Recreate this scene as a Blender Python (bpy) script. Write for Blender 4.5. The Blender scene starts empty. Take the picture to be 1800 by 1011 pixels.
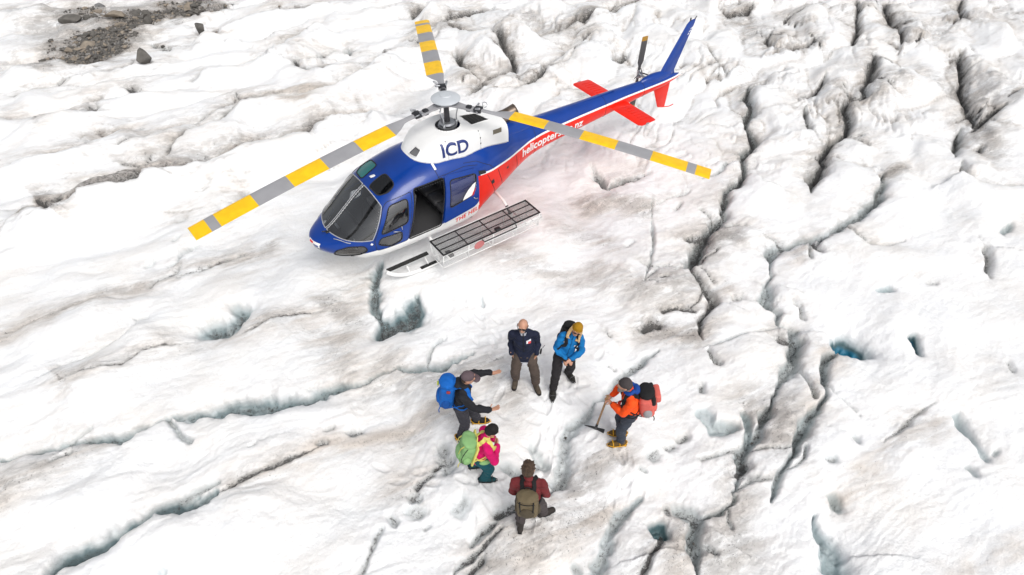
import bpy, bmesh, math, random
import numpy as np
from mathutils import Vector, Matrix
from mathutils.bvhtree import BVHTree
random.seed(7); RNG = np.random.RandomState(7)
SC = bpy.context.scene
COL = SC.collection
R = math.radians

# ------------------------------------------------------------------ camera
CAM_POS = Vector((5.773, 10.280, 9.432)); YAW, PITCH, ROLL = -2.1993, 0.78176, 0.01146
fw = Vector((math.cos(PITCH)*math.cos(YAW), math.cos(PITCH)*math.sin(YAW), -math.sin(PITCH)))
rt0 = Vector((math.sin(YAW), -math.cos(YAW), 0)); up0 = rt0.cross(fw)
rt = rt0*math.cos(ROLL) + up0*math.sin(ROLL); up = up0*math.cos(ROLL) - rt0*math.sin(ROLL)
cd = bpy.data.cameras.new('camera'); cam = bpy.data.objects.new('camera', cd); COL.objects.link(cam)
m = Matrix.Identity(4)
for i in range(3):
    m[i][0], m[i][1], m[i][2], m[i][3] = rt[i], up[i], -fw[i], CAM_POS[i]
cam.matrix_world = m
cd.sensor_width = 36; cd.lens = 36*1120/1800; cd.clip_start = .1; cd.clip_end = 3000
SC.camera = cam
# ------------------------------------------------------------------ light: bright overcast
SUN_EL, SUN_AZ = R(56), R(85)      # azimuth of the sun seen from the ground, from +X
wd = bpy.data.worlds.new('World'); SC.world = wd; wd.use_nodes = True
nt = wd.node_tree; nt.nodes.clear()
sky = nt.nodes.new('ShaderNodeTexSky'); sky.sky_type = 'NISHITA'; sky.sun_disc = False
sky.sun_elevation = SUN_EL; sky.sun_rotation = R(90) - SUN_AZ
sky.air_density = 1.0; sky.dust_density = 6.0; sky.ozone_density = 1.0; sky.altitude = 500
hs = nt.nodes.new('ShaderNodeHueSaturation'); hs.inputs['Saturation'].default_value = .22
bg = nt.nodes.new('ShaderNodeBackground'); bg.inputs['Strength'].default_value = .13
wo = nt.nodes.new('ShaderNodeOutputWorld')
nt.links.new(sky.outputs[0], hs.inputs['Color']); nt.links.new(hs.outputs[0], bg.inputs['Color']); nt.links.new(bg.outputs[0], wo.inputs['Surface'])
sd = bpy.data.lights.new('sun', 'SUN'); sun = bpy.data.objects.new('sun', sd); COL.objects.link(sun)
sd.energy = 1.25; sd.angle = R(30); sd.color = (1, .965, .92)
sdir = Vector((math.cos(SUN_EL)*math.cos(SUN_AZ), math.cos(SUN_EL)*math.sin(SUN_AZ), math.sin(SUN_EL)))
sun.rotation_euler = sdir.to_track_quat('Z', 'Y').to_euler(); sun.location = sdir*60
SC.view_settings.view_transform = 'Standard'; SC.view_settings.look = 'None'
SC.view_settings.exposure = 0.18; SC.view_settings.gamma = 1
SC.cycles.max_bounces = 10; SC.cycles.transparent_max_bounces = 12; SC.cycles.glossy_bounces = 5; SC.cycles.diffuse_bounces = 6

# ------------------------------------------------------------------ helpers
def lin(r, g, b):
    f = lambda c: (c/255/12.92) if c <= 10 else ((c/255+.055)/1.055)**2.4
    return (f(r), f(g), f(b))
MATS = {}
def mat(name, color, rough=.5, metal=0., coat=0., bump=0., bscale=40., var=0., vscale=6., spec=.5, alpha=1., sheen=0.):
    if name in MATS: return MATS[name]
    M = bpy.data.materials.new(name); M.use_nodes = True; n = M.node_tree.nodes; l = M.node_tree.links
    p = n['Principled BSDF']; p.inputs['Roughness'].default_value = rough; p.inputs['Metallic'].default_value = metal
    p.inputs['Coat Weight'].default_value = coat; p.inputs['Coat Roughness'].default_value = .06
    p.inputs['Specular IOR Level'].default_value = spec; p.inputs['Base Color'].default_value = (*color, 1); p.inputs['Alpha'].default_value = alpha
    if sheen: p.inputs['Sheen Weight'].default_value = sheen
    tc = n.new('ShaderNodeTexCoord')
    if var:
        no = n.new('ShaderNodeTexNoise'); no.inputs['Scale'].default_value = vscale; no.inputs['Detail'].default_value = 5
        l.new(tc.outputs['Object'], no.inputs['Vector'])
        mr = n.new('ShaderNodeMapRange'); mr.inputs[1].default_value = .3; mr.inputs[2].default_value = .7; mr.inputs[3].default_value = 1-var; mr.inputs[4].default_value = 1+var
        l.new(no.outputs[0], mr.inputs[0])
        mx = n.new('ShaderNodeVectorMath'); mx.operation = 'SCALE'; mx.inputs[0].default_value = color
        l.new(mr.outputs[0], mx.inputs['Scale']); l.new(mx.outputs[0], p.inputs['Base Color'])
    if bump:
        nb = n.new('ShaderNodeTexNoise'); nb.inputs['Scale'].default_value = bscale; nb.inputs['Detail'].default_value = 4
        l.new(tc.outputs['Object'], nb.inputs['Vector'])
        bp = n.new('ShaderNodeBump'); bp.inputs['Strength'].default_value = bump; bp.inputs['Distance'].default_value = .02
        l.new(nb.outputs[0], bp.inputs['Height']); l.new(bp.outputs[0], p.inputs['Normal'])
    MATS[name] = M; return M
def glass(name, tint, keep):
    """tinted acrylic pane: some light passes, the sky mirrors in it"""
    if name in MATS: return MATS[name]
    M = bpy.data.materials.new(name); M.use_nodes = True; n = M.node_tree.nodes; l = M.node_tree.links; n.clear()
    o = n.new('ShaderNodeOutputMaterial'); t = n.new('ShaderNodeBsdfTransparent'); t.inputs[0].default_value = (*tint, 1)
    g = n.new('ShaderNodeBsdfGlossy'); g.inputs['Roughness'].default_value = .03; g.inputs[0].default_value = (.95, .95, .95, 1)
    fr = n.new('ShaderNodeFresnel'); fr.inputs[0].default_value = 1.5
    mr = n.new('ShaderNodeMapRange'); mr.inputs[3].default_value = keep; mr.inputs[4].default_value = 1
    mx = n.new('ShaderNodeMixShader'); l.new(fr.outputs[0], mr.inputs[0]); l.new(mr.outputs[0], mx.inputs[0])
    l.new(t.outputs[0], mx.inputs[1]); l.new(g.outputs[0], mx.inputs[2]); l.new(mx.outputs[0], o.inputs[0])
    MATS[name] = M; return M
def finish(name, me, mats, parent=None, smooth=True):
    for M in (mats if isinstance(mats, (list, tuple)) else [mats]): me.materials.append(M)
    if smooth: me.polygons.foreach_set('use_smooth', [True]*len(me.polygons))
    o = bpy.data.objects.new(name, me); COL.objects.link(o)
    if parent: o.parent = parent
    return o
def obj(name, bm, mats, parent=None, smooth=True, recalc=True, sharp=None):
    if recalc: bmesh.ops.recalc_face_normals(bm, faces=bm.faces[:])
    me = bpy.data.meshes.new(name); bm.to_mesh(me); bm.free()
    o = finish(name, me, mats, parent, smooth)
    if smooth and sharp: me.set_sharp_from_angle(angle=R(sharp))
    return o
def tag(o, label, cat, group=None):
    o['label'] = label; o['category'] = cat
    if group: o['group'] = group
    return o
def thing(name, label, cat, loc=(0, 0, 0), rz=0, group=None):
    o = bpy.data.objects.new(name, None); COL.objects.link(o); o.empty_display_size = .2
    o.location = loc; o.rotation_euler = (0, 0, rz); return tag(o, label, cat, group)
V = Vector
def frame(a, hint=None):
    a = a.normalized(); h = V(hint) if hint is not None else (V((0, 0, 1)) if abs(a.z) < .9 else V((1, 0, 0)))
    u = (h - a*h.dot(a))
    if u.length < 1e-5: u = a.orthogonal()
    u.normalize(); return u, a.cross(u).normalized()
def loft(bm, rings, close=True, caps=True):
    L = [[bm.verts.new(p) for p in r] for r in rings]; n = len(L[0]); fs = []
    for a, b in zip(L, L[1:]):
        for i in range(n if close else n-1): fs.append(bm.faces.new((a[i], a[(i+1) % n], b[(i+1) % n], b[i])))
    if caps and close:
        fs.append(bm.faces.new(L[0][::-1])); fs.append(bm.faces.new(L[-1]))
    return fs
def cap(bm, p0, p1, r0, r1, side=None, flat=1., seg=12):
    """tapered capsule; FLAT squeezes it at right angles to SIDE"""
    p0, p1 = V(p0), V(p1); a = p1-p0
    if a.length < 1e-4: a = V((0, 0, 1e-4))
    u, v = frame(a, side); d = a.normalized(); rings = []
    for k in range(4):
        t = R(90*(1-k/3.)); rings.append((p0-d*r0*math.sin(t), max(r0*math.cos(t), r0*.05)))
    for k in range(4):
        t = R(90*k/3.); rings.append((p1+d*r1*math.sin(t), max(r1*math.cos(t), r1*.05)))
    return loft(bm, [[c + u*(math.cos(2*math.pi*i/seg)*r) + v*(math.sin(2*math.pi*i/seg)*r*flat) for i in range(seg)] for c, r in rings])
def ell(bm, c, r, rot=None, sub=2):
    g = bmesh.ops.create_icosphere(bm, subdivisions=sub, radius=1); M = Matrix.Diagonal((*r, 1))
    if rot is not None: M = rot.to_4x4() @ M
    bmesh.ops.transform(bm, matrix=Matrix.Translation(V(c)) @ M, verts=g['verts']); return g['verts']
def box(bm, c, s, rot=None, bev=0., seg=2):
    g = bmesh.ops.create_cube(bm, size=1); vs = g['verts']
    bmesh.ops.scale(bm, vec=V(s), verts=vs)
    if bev:
        es = list({e for v in vs for e in v.link_edges})
        r = bmesh.ops.bevel(bm, geom=es, offset=bev, segments=seg, affect='EDGES', profile=.5); vs = list({v for f in r['faces'] for v in f.verts} | {v for v in vs if v.is_valid})
    bmesh.ops.transform(bm, matrix=Matrix.Translation(V(c)) @ (rot.to_4x4() if rot is not None else Matrix.Identity(4)), verts=vs); return vs
def tube(bm, pts, r, seg=8, hint=None, flat=1.):
    pts = [V(p) for p in pts]; rings = []; pu = None
    for i, p in enumerate(pts):
        a = (pts[min(i+1, len(pts)-1)] - pts[max(i-1, 0)])
        u, v = frame(a, hint if hint is not None else pu); pu = u
        rr = r[i] if isinstance(r, (list, tuple)) else r
        rings.append([p + u*(math.cos(2*math.pi*k/seg)*rr) + v*(math.sin(2*math.pi*k/seg)*rr*flat) for k in range(seg)])
    return loft(bm, rings)
def smooth_path(pts, n=6):
    pts = [V(p) for p in pts]; out = []
    for i in range(len(pts)-1):
        p0, p1, p2, p3 = pts[max(i-1, 0)], pts[i], pts[i+1], pts[min(i+2, len(pts)-1)]
        for k in range(n):
            t = k/n; out.append(.5*((2*p1) + (p2-p0)*t + (2*p0-5*p1+4*p2-p3)*t*t + (3*p1-p0-3*p2+p3)*t**3))
    return out + [pts[-1]]
def cyl(bm, p0, p1, r0, r1=None, seg=16): return tube(bm, [p0, p1], [r0, r0 if r1 is None else r1], seg)
def solid(name, bm, mats, parent=None, voxel=.012, smooth=4, wrinkle=0., wscale=18.):
    """melt overlapping pieces into one continuous skin"""
    me = bpy.data.meshes.new('tmp'); bm.to_mesh(me); bm.free(); t = bpy.data.objects.new('tmp', me); COL.objects.link(t)
    md = t.modifiers.new('r', 'REMESH'); md.mode = 'VOXEL'; md.voxel_size = voxel; md.adaptivity = 0
    ms = t.modifiers.new('s', 'SMOOTH'); ms.factor = .5; ms.iterations = smooth
    dg = bpy.context.evaluated_depsgraph_get(); dg.update(); ev = t.evaluated_get(dg)
    out = bpy.data.meshes.new_from_object(ev); bpy.data.objects.remove(t); bpy.data.meshes.remove(me)
    out.name = name
    if wrinkle:
        n = len(out.vertices); co = np.empty(n*3, 'f'); no = np.empty(n*3, 'f'); out.vertices.foreach_get('co', co); out.vertices.foreach_get('normal', no)
        co = co.reshape(-1, 3); no = no.reshape(-1, 3)
        w = 1-2*np.abs(noise2(co[:, 0]*wscale*.6+co[:, 2]*wscale*.9+5, co[:, 1]*wscale*.6-co[:, 2]*wscale*.5)) ; w += .5*noise2(co[:, 2]*wscale*1.7+3, (co[:, 0]+co[:, 1])*wscale)
        co += no*(w*wrinkle)[:, None]; out.vertices.foreach_set('co', co.ravel()); out.update()
    return finish(name, out, mats, parent)
PERM = np.random.RandomState(3).permutation(512).astype(np.int64); PERM = np.concatenate([PERM, PERM, PERM])
GA = np.random.RandomState(4).rand(512)*2*np.pi; GX, GY = np.cos(GA), np.sin(GA)
def noise2(x, y):
    xi = np.floor(x).astype(np.int64); yi = np.floor(y).astype(np.int64); xf = x-xi; yf = y-yi
    u = xf**3*(xf*(xf*6-15)+10); v = yf**3*(yf*(yf*6-15)+10)
    def g(i, j):
        h = PERM[(PERM[(xi+i) & 511] + yi + j) & 511]
        return GX[h]*(xf-i) + GY[h]*(yf-j)
    a = g(0, 0); b = g(1, 0); c = g(0, 1); d = g(1, 1)
    return ((a+(b-a)*u) + ((c+(d-c)*u) - (a+(b-a)*u))*v)*1.5
def fbm(x, y, o=4, gain=.5):
    s = 0; a = 1.
    for k in range(o):
        s = s + a*noise2(x*2.03**k+17.3*k, y*2.03**k-9.1*k); a *= gain
    return s
def sstep(a, b, x):
    t = np.clip((x-a)/(b-a), 0, 1); return t*t*(3-2*t)

# ================================================================== THE GLACIER
# traced crevasses: half width, depth, blue ice, grit on the floor, dirt along the lips, lift of the near lip, points (m)
CREVASSES = [
 (0.17,0.75,0.75,0.5,0.15,0.16,[(9.83,0.61),(9.36,0.79),(9.04,0.87),(8.63,1.02),(8.15,1.26),(7.74,1.46),(7.51,1.47),(7.16,1.55),(6.77,1.68),(6.41,1.79),(5.97,1.98),(5.49,2.23),(5.09,2.43),(4.72,2.59),(4.39,2.7),(4.14,2.75),(3.73,2.85),(3.37,2.96),(3.12,3.05),(2.72,3.2),(2.3,3.33),(1.91,3.41),(1.71,3.44)]),
 (0.22,0.85,0.88,0.55,0.1,0.2,[(9.43,3.45),(9.2,3.35),(8.9,3.31),(8.52,3.32),(8.13,3.33),(7.76,3.35),(7.54,3.3),(7.15,3.42),(6.79,3.54)]),
 (0.06,0.22,0.15,0.6,0.5,0.06,[(6.87,3.51),(6.48,3.56),(6.28,3.52),(6.0,3.53),(5.73,3.57),(5.37,3.65),(5.04,3.71)]),
 (0.13,0.35,0.25,0.35,0.3,0,[(8.74,1.46),(8.54,1.44)]),
 (0.06,0.25,0.2,0.5,0.1,0,[(4.79,3.48),(4.69,3.49)]),
 (0.06,0.25,0.2,0.5,0.2,0,[(4.99,3.65),(4.89,3.7)]),
 (0.05,0.2,0.2,0.5,0.1,0,[(5.95,3.04),(5.88,3.04)]),
 (0.1,0.35,0.5,0.1,0,0,[(7.82,4.36),(7.75,4.3)]),
 (0.24,0.7,0.75,0.7,0.05,0.05,[(5.67,-0.26),(5.48,-0.05),(5.28,-0.2),(5.1,-0.42)]),
 (0.12,0.5,0.4,0.6,0.05,0.03,[(5.5,0.04),(5.41,0.15)]),
 (0.07,0.35,0.35,0.3,0.15,0.12,[(8.67,-0.65),(8.27,-0.75),(8.03,-0.74),(7.69,-0.76),(7.37,-0.83),(7.08,-0.96),(6.89,-1.12),(6.76,-1.22)]),
 (0.07,0.3,0.4,0.1,0,0,[(6.88,-1.26),(6.68,-1.16)]),
 (0.05,0.15,0.05,0.3,0.5,0.1,[(9.04,-2.33),(8.54,-2.34),(8.14,-2.3),(7.63,-2.23),(7.26,-2.2),(6.87,-1.96)]),
 (0.05,0.18,0.1,0.3,0.4,0.05,[(6.39,-2.08),(6.25,-2.2),(5.83,-2.21),(5.68,-2.35)]),
 (0.05,0.12,0.05,0.3,0.6,0.06,[(5.43,0.35),(5.0,0.4),(4.63,0.35),(4.1,0.5),(3.67,0.65)]),
 (0.04,0.1,0.05,0.3,0.5,0.06,[(8.52,-0.34),(7.88,-0.21),(7.33,-0.02),(7.0,-0.18),(6.59,-0.14),(6.1,0.02)]),
 (0.06,0.3,0.4,0.2,0.05,0.03,[(5.84,-2.54),(5.66,-2.61),(5.45,-2.82),(5.17,-2.93)]),
 (0.06,0.25,0.5,0.1,0.05,0,[(5.51,-3.29),(5.43,-3.36)]),
 (0.087,0.3,0.4,0.2,0.23,0,[(4.18,-3.71),(4.0,-3.89),(3.8,-4.0),(3.56,-4.19)]),
 (0.05,0.2,0.3,0.1,0.1,0,[(6.23,-2.81),(6.12,-2.87)]),
 (0.0745,0.18,0.2,0.3,0.28,0,[(5.24,-4.08),(5.17,-4.08)]),
 (0.04,0.15,0.1,0.3,0.4,0,[(5.82,-2.03),(5.64,-2.05),(5.36,-1.97),(4.92,-2.0),(4.31,-1.93)]),
 (0.137,0.6,0.1,0.8,0.73,0.234,[(8.26,-6.37),(8.0,-6.08),(7.73,-5.87),(7.36,-5.88),(6.74,-5.84),(6.08,-5.74),(5.29,-5.84),(4.49,-5.84),(3.72,-5.84),(2.91,-5.87),(2.24,-5.68),(1.47,-5.57),(0.91,-5.73),(0.23,-5.7),(-0.42,-5.57),(-1.24,-5.39)]),
 (0.087,0.48,0.3,0.5,0.43,0.195,[(7.53,-6.41),(7.01,-6.5),(6.23,-6.46),(5.46,-6.48),(4.72,-6.8),(4.38,-7.17),(3.95,-7.44),(3.2,-7.35),(2.41,-7.8),(1.95,-7.8),(1.41,-7.75),(0.82,-7.59),(0.17,-7.3),(-0.53,-7.34),(-1.09,-7.52),(-1.74,-7.85),(-2.71,-8.55)]),
 (0.087,0.42,0.3,0.4,0.48,0.182,[(8.77,-8.45),(8.4,-8.43),(7.32,-8.44),(6.38,-8.53),(5.84,-8.61),(4.96,-8.58)]),
 (0.0745,0.24,0.15,0.4,0.38,0.13,[(8.49,-11.62),(8.08,-11.46),(7.28,-11.01),(6.74,-10.72),(6.04,-10.43)]),
 (0.1495,0.48,0.1,0.6,0.28,0,[(5.98,-10.51),(5.81,-10.55)]),
 (0.137,0.48,0.05,0.7,0.28,0,[(5.77,-11.09),(5.63,-11.17)]),
 (0.137,0.48,0.05,0.8,0.23,0,[(4.67,-11.32),(4.55,-11.11)]),
 (0.0745,0.36,0.3,0.3,0.33,0.156,[(3.1,-10.64),(2.43,-10.73),(1.55,-10.65),(0.81,-10.63),(0.17,-11.16),(-0.86,-11.75),(-1.98,-12.39)]),
 (0.087,0.36,0.3,0.5,0.28,0.078,[(-1.72,-10.61),(-1.0,-10.14),(-0.51,-9.92),(-0.11,-9.75),(-0.0,-9.53),(-0.18,-9.12),(-0.59,-8.88),(-1.04,-9.1),(-1.67,-9.37)]),
 (0.062,0.24,0.1,0.4,0.38,0.13,[(5.83,-7.77),(4.93,-7.9),(3.83,-8.05),(2.84,-8.13),(2.09,-8.38),(0.92,-8.25)]),
 (0.062,0.24,0.1,0.4,0.28,0.104,[(7.93,-12.89),(7.17,-13.0),(6.2,-13.15),(4.93,-12.93),(3.75,-12.8)]),
 (0.112,0.48,0.1,0.9,0.48,0.13,[(1.76,-14.35),(1.35,-13.95),(0.78,-13.97),(-0.31,-14.14),(-0.9,-14.11),(-1.78,-14.02),(-2.79,-14.0),(-3.65,-14.1)]),
 (0.087,0.36,0.1,0.9,0.88,0.13,[(7.56,-19.9),(6.7,-19.44),(6.13,-19.56),(5.63,-19.75)]),
 (0.0995,0.36,0,1,0.98,0,[(5.97,-14.28),(5.51,-14.32),(5.06,-14.42),(4.67,-14.67),(3.93,-15.15)]),
 (0.112,0.24,0,0.9,0.88,0,[(1.97,-16.85),(1.32,-16.21),(0.54,-16.01),(-0.16,-16.2)]),
 (0.0745,0.24,0.1,0.4,0.28,0.078,[(7.78,-14.33),(7.14,-14.45),(6.28,-14.75),(5.77,-14.8)]),
 (0.087,0.3,0.35,0.3,0.23,0,[(3.28,-14.37),(2.9,-13.89)]),
 (0.137,0.6,0.05,0.6,0.53,0.13,[(-5.15,-11.59),(-5.64,-11.65),(-6.25,-12.05)]),
 (0.112,0.48,0,0.7,0.58,0.104,[(-5.48,-10.11),(-5.81,-10.07),(-5.76,-9.2),(-6.05,-8.53),(-6.79,-8.2),(-7.23,-8.49),(-7.39,-7.84),(-7.75,-7.14),(-8.85,-7.08),(-9.75,-7.06),(-10.51,-7.48),(-11.77,-7.46),(-12.79,-7.45),(-13.84,-7.43)]),
 (0.162,0.72,0,0.8,0.78,0.13,[(-7.31,-8.25),(-7.53,-7.69),(-7.89,-7.16)]),
 (0.0995,0.48,0.1,0.4,0.48,0.104,[(-4.9,-7.83),(-4.53,-7.05),(-4.5,-6.33),(-4.44,-5.9),(-4.35,-5.27),(-3.76,-5.01),(-3.44,-4.89)]),
 (0.112,0.6,0.1,0.5,0.48,0.104,[(-6.52,-7.98),(-6.34,-7.21),(-6.12,-6.46),(-5.95,-5.92),(-5.94,-5.83),(-5.68,-5.62),(-5.07,-5.7),(-4.48,-5.63)]),
 (0.0745,0.36,0.1,0.3,0.38,0.078,[(-5.9,-5.76),(-6.33,-5.41),(-6.84,-5.31),(-7.72,-5.52),(-8.51,-5.72),(-9.31,-6.07),(-10.44,-5.99)]),
 (0.0745,0.36,0.1,0.3,0.38,0.104,[(-4.04,-4.82),(-4.53,-4.61),(-5.37,-4.43),(-6.07,-4.77),(-6.56,-5.01),(-7.45,-4.89)]),
 (0.0745,0.3,0.2,0.2,0.28,0,[(-8.89,-4.41),(-9.49,-4.51),(-10.04,-4.67)]),
 (0.0995,0.48,0.2,0.4,0.43,0.13,[(-0.21,-7.47),(-0.76,-7.44),(-1.56,-7.89),(-2.05,-8.27),(-3.07,-8.83),(-4.11,-8.75),(-4.96,-9.05)]),
 (0.0745,0.36,0.45,0.3,0.23,0,[(-0.22,-6.01),(-0.16,-5.63)]),
 (0.087,0.36,0.1,0.5,0.28,0.13,[(-0.13,-5.57),(-0.66,-5.51),(-1.29,-5.31),(-1.59,-5.27)]),
 (0.0745,0.3,0.35,0.2,0.18,0,[(-2.09,-10.57),(-2.08,-10.15)]),
 (0.0745,0.36,0.05,0.6,0.48,0,[(-5.77,-10.4),(-6.45,-10.32),(-7.38,-10.59),(-8.25,-10.34)]),
 (0.1245,0.54,0.2,0.45,0.28,0.078,[(-4.29,-0.07),(-4.2,0.31),(-4.1,0.74),(-4.1,0.86),(-4.42,0.9),(-4.86,0.9),(-5.03,0.89),(-5.54,0.99)]),
 (0.04,0.2,0.2,0.1,0.1,0,[(-5.26,2.08),(-5.52,2.12),(-5.77,2.08)]),
 (0.13,0.6,0.35,0.5,0.3,0.08,[(-11.41,-0.62),(-11.03,-0.43),(-10.52,-0.04),(-9.77,0.68),(-9.32,0.99),(-8.88,1.62),(-8.09,1.91),(-7.64,2.2),(-7.4,2.54),(-6.5,2.71),(-6.01,3.04),(-5.59,3.39),(-5.17,3.49),(-4.96,3.47),(-4.5,3.71),(-3.97,3.97),(-3.56,4.01),(-3.28,4.0)]),
 (0.1,0.4,0.15,0.6,0.5,0.05,[(-4.32,3.39),(-4.6,3.48),(-4.93,3.5)]),
 (0.09,0.5,0.1,0.7,0.4,0.05,[(-4.1,4.16),(-3.86,4.13),(-3.65,4.07),(-3.46,4.57),(-3.39,4.88),(-3.28,5.17),(-2.94,5.29),(-2.69,5.31),(-2.33,5.58),(-2.25,5.76)]),
 (0.1,0.5,0.2,0.45,0.4,0.1,[(-16.36,0.58),(-15.82,0.82),(-14.8,1.39),(-13.54,1.96),(-13.21,1.83),(-12.49,2.0),(-11.85,2.63),(-10.98,2.86),(-10.01,3.11),(-9.21,3.55),(-8.22,4.0)]),
 (0.06,0.35,0.15,0.3,0.2,0.08,[(-9.94,3.13),(-9.8,3.7),(-10.06,4.08),(-10.5,4.25),(-10.5,4.45)]),
 (0.14,0.62,0.5,0.42,0.3,0.12,[(-10.36,4.66),(-9.52,5.06),(-9.17,5.16),(-8.42,5.26),(-7.88,5.2),(-7.36,5.31),(-6.9,5.17),(-6.16,4.97),(-5.67,4.8),(-5.1,5.18),(-4.88,5.43),(-4.54,5.5),(-4.2,5.77),(-4.09,5.99),(-4.1,6.22),(-3.86,6.41),(-4.03,6.68),(-3.76,6.93),(-3.21,7.17),(-2.66,7.34),(-2.12,7.54),(-1.58,7.78),(-1.08,7.93),(-0.82,7.99),(-0.56,8.15),(-0.37,8.27),(-0.1,8.4),(0.2,8.42),(0.7,8.36),(0.94,8.5),(1.15,8.66),(1.27,8.88),(1.43,9.13)]),
 (0.13,0.5,0.1,0.8,0.5,0,[(-0.47,8.18),(-0.74,8.11)]),
 (0.16,0.5,0.5,0.6,0.2,0,[(0.68,8.34),(0.66,8.23),(0.76,8.02)]),
 (0.05,0.25,0.3,0.2,0.1,0.08,[(-2.11,5.88),(-2.6,6.08),(-3.11,6.18),(-3.48,6.31),(-3.78,6.46)]),
 (0.08,0.35,0.1,0.8,0.2,0.03,[(-6.56,5.25),(-6.4,5.41),(-6.41,5.49)]),
 (0.06,0.3,0.1,0.3,0.1,0.06,[(-7.66,5.41),(-7.5,5.71),(-7.49,6.01),(-7.82,6.23),(-8.44,6.42)]),
 (0.07,0.4,0.1,0.6,0.2,0.03,[(-4.64,6.18),(-4.67,6.3),(-4.53,6.51)]),
 (0.08,0.4,0.15,0.7,0.2,0.03,[(-2.15,5.99),(-2.06,6.19),(-2.02,6.34)]),
 (0.06,0.3,0.15,0.7,0.2,0,[(-1.4,6.53),(-1.3,6.65)]),
 (0.1,0.6,0.6,0.5,0.1,0.04,[(-4.57,7.57),(-4.23,7.48),(-3.89,7.49),(-3.59,7.61),(-3.34,7.82),(-3.15,8.02),(-2.6,8.16),(-1.89,8.32),(-1.25,8.5),(-0.87,8.63),(-0.51,8.81)]),
 (0.26,1.1,1.3,0,0,0.05,[(-4.5,7.45),(-4.78,7.62)]),
 (0.1,0.9,1.3,0,0,0.03,[(-5.8,8.22),(-5.64,8.33),(-5.48,8.45)]),
 (0.08,0.3,0.9,0,0,0.03,[(-6.48,7.06),(-6.66,7.14)]),
 (0.16,0.55,0.7,0.3,0.1,0.03,[(-0.92,7.05),(-0.85,7.32),(-1.04,7.44)]),
 (0.12,0.6,0.7,0.2,0.1,0.03,[(-1.5,7.46),(-1.31,7.67),(-1.13,7.9)]),
 (0.09,0.4,0.2,0.8,0.1,0,[(-0.11,7.14),(-0.27,7.14)]),
 (0.13,0.6,0.75,0.25,0,0.05,[(-0.97,9.35),(-0.86,9.53),(-0.77,9.72),(-0.65,9.92),(-0.49,10.09),(-0.22,10.3)]),
 (0.12,0.4,0.7,0.4,0,0,[(-1.42,9.39),(-1.36,9.51)]),
 (0.1,0.35,0.3,0.6,0.05,0,[(-1.94,8.87),(-2.06,8.93)]),
 (0.09,0.35,0.3,0.5,0.05,0,[(-2.73,8.82),(-2.7,8.9)]),
 (0.05,0.2,0.1,0.4,0.3,0.03,[(-3.05,9.23),(-3.44,9.25),(-4.03,9.23),(-4.66,9.3)]),
 (0.1,0.4,0.7,0.1,0.05,0.06,[(-4.67,9.71),(-4.55,9.9),(-4.43,10.13),(-4.27,10.43)]),
 (0.07,0.3,0.5,0.4,0.05,0,[(-3.76,10.38),(-3.74,10.47)]),
 (0.05,0.25,0.5,0.3,0.05,0,[(-4.4,10.48),(-4.57,10.47)]),
 (0.06,0.35,0.1,0.5,0.35,0.1,[(-20.7,-2.9),(-19.33,-2.1),(-18.36,-1.35),(-17.76,-0.97),(-16.41,-0.35)]),
 (0.08,0.45,0,0.6,0.5,0.1,[(-21.29,-2.21),(-20.57,-1.59),(-19.6,-0.75),(-19.05,-0.21),(-18.1,0.53),(-18.25,0.86)]),
 (0.06,0.45,0,0.6,0.5,0.08,[(-24.16,-0.54),(-21.98,0.56),(-22.04,1.11)]),
 (0.08,0.5,0.1,0.5,0.4,0.1,[(-19.49,1.93),(-17.95,2.79),(-16.48,3.65),(-15.6,4.32),(-15.15,4.73),(-15.72,4.73),(-16.53,4.75)]),
 (0.05,0.35,0.1,0.4,0.3,0.08,[(-16.15,1.55),(-16.26,1.92),(-16.14,2.22),(-16.3,2.89),(-16.16,3.56)]),
 (0.07,0.4,0.1,0.5,0.15,0.06,[(-11.56,0.89),(-12.23,0.84),(-12.67,0.84),(-13.2,0.71),(-13.75,0.43)]),
 (0.06,0.4,0.2,0.5,0.2,0.05,[(-11.54,1.21),(-10.85,1.82),(-10.47,2.28),(-10.39,2.66)]),
 (0.08,0.45,0.3,0.5,0.05,0.04,[(-14.64,4.49),(-13.73,4.88),(-12.98,5.17),(-12.6,5.31)]),
 (0.07,0.35,0.1,0.5,0.3,0,[(-14.03,5.37),(-13.78,5.45)]),
 (0.05,0.3,0.1,0.4,0.3,0.1,[(-12.49,5.57),(-12.05,5.91),(-11.97,6.26),(-12.2,6.53),(-12.6,6.7),(-13.16,6.93)]),
 (0.05,0.3,0.05,0.2,0.2,0.08,[(-12.34,-4.22),(-12.25,-3.6),(-11.66,-2.55),(-11.32,-1.87),(-11.21,-1.37)]),
 (0.08,0.45,0.05,0.6,0.4,0.08,[(-14.58,-3.33),(-15.07,-3.17),(-14.85,-2.67),(-14.08,-2.06),(-14.37,-1.48),(-15.18,-1.31),(-15.78,-1.28)]),
 (0.06,0.4,0.05,0.5,0.4,0.08,[(-14.65,-2.51),(-15.53,-2.98),(-16.84,-3.28),(-18.26,-3.3),(-19.37,-3.45)]),
 (0.05,0.35,0.05,0.5,0.3,0.06,[(-16.84,4.55),(-17.55,4.61),(-18.19,4.74)]),
 (0.08,0.4,0,0.7,0.6,0,[(-15.35,-5.29),(-15.32,-4.84),(-15.9,-4.64),(-16.99,-5.0)]),
 (0.04,0.2,0.4,0.2,0.1,0.04,[(-6.42,1.93),(-7.01,2.02),(-7.59,2.03)]),
 (0.05,0.25,0.4,0.2,0.05,0,[(-7.42,3.08),(-7.63,3.35)]),
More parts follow.
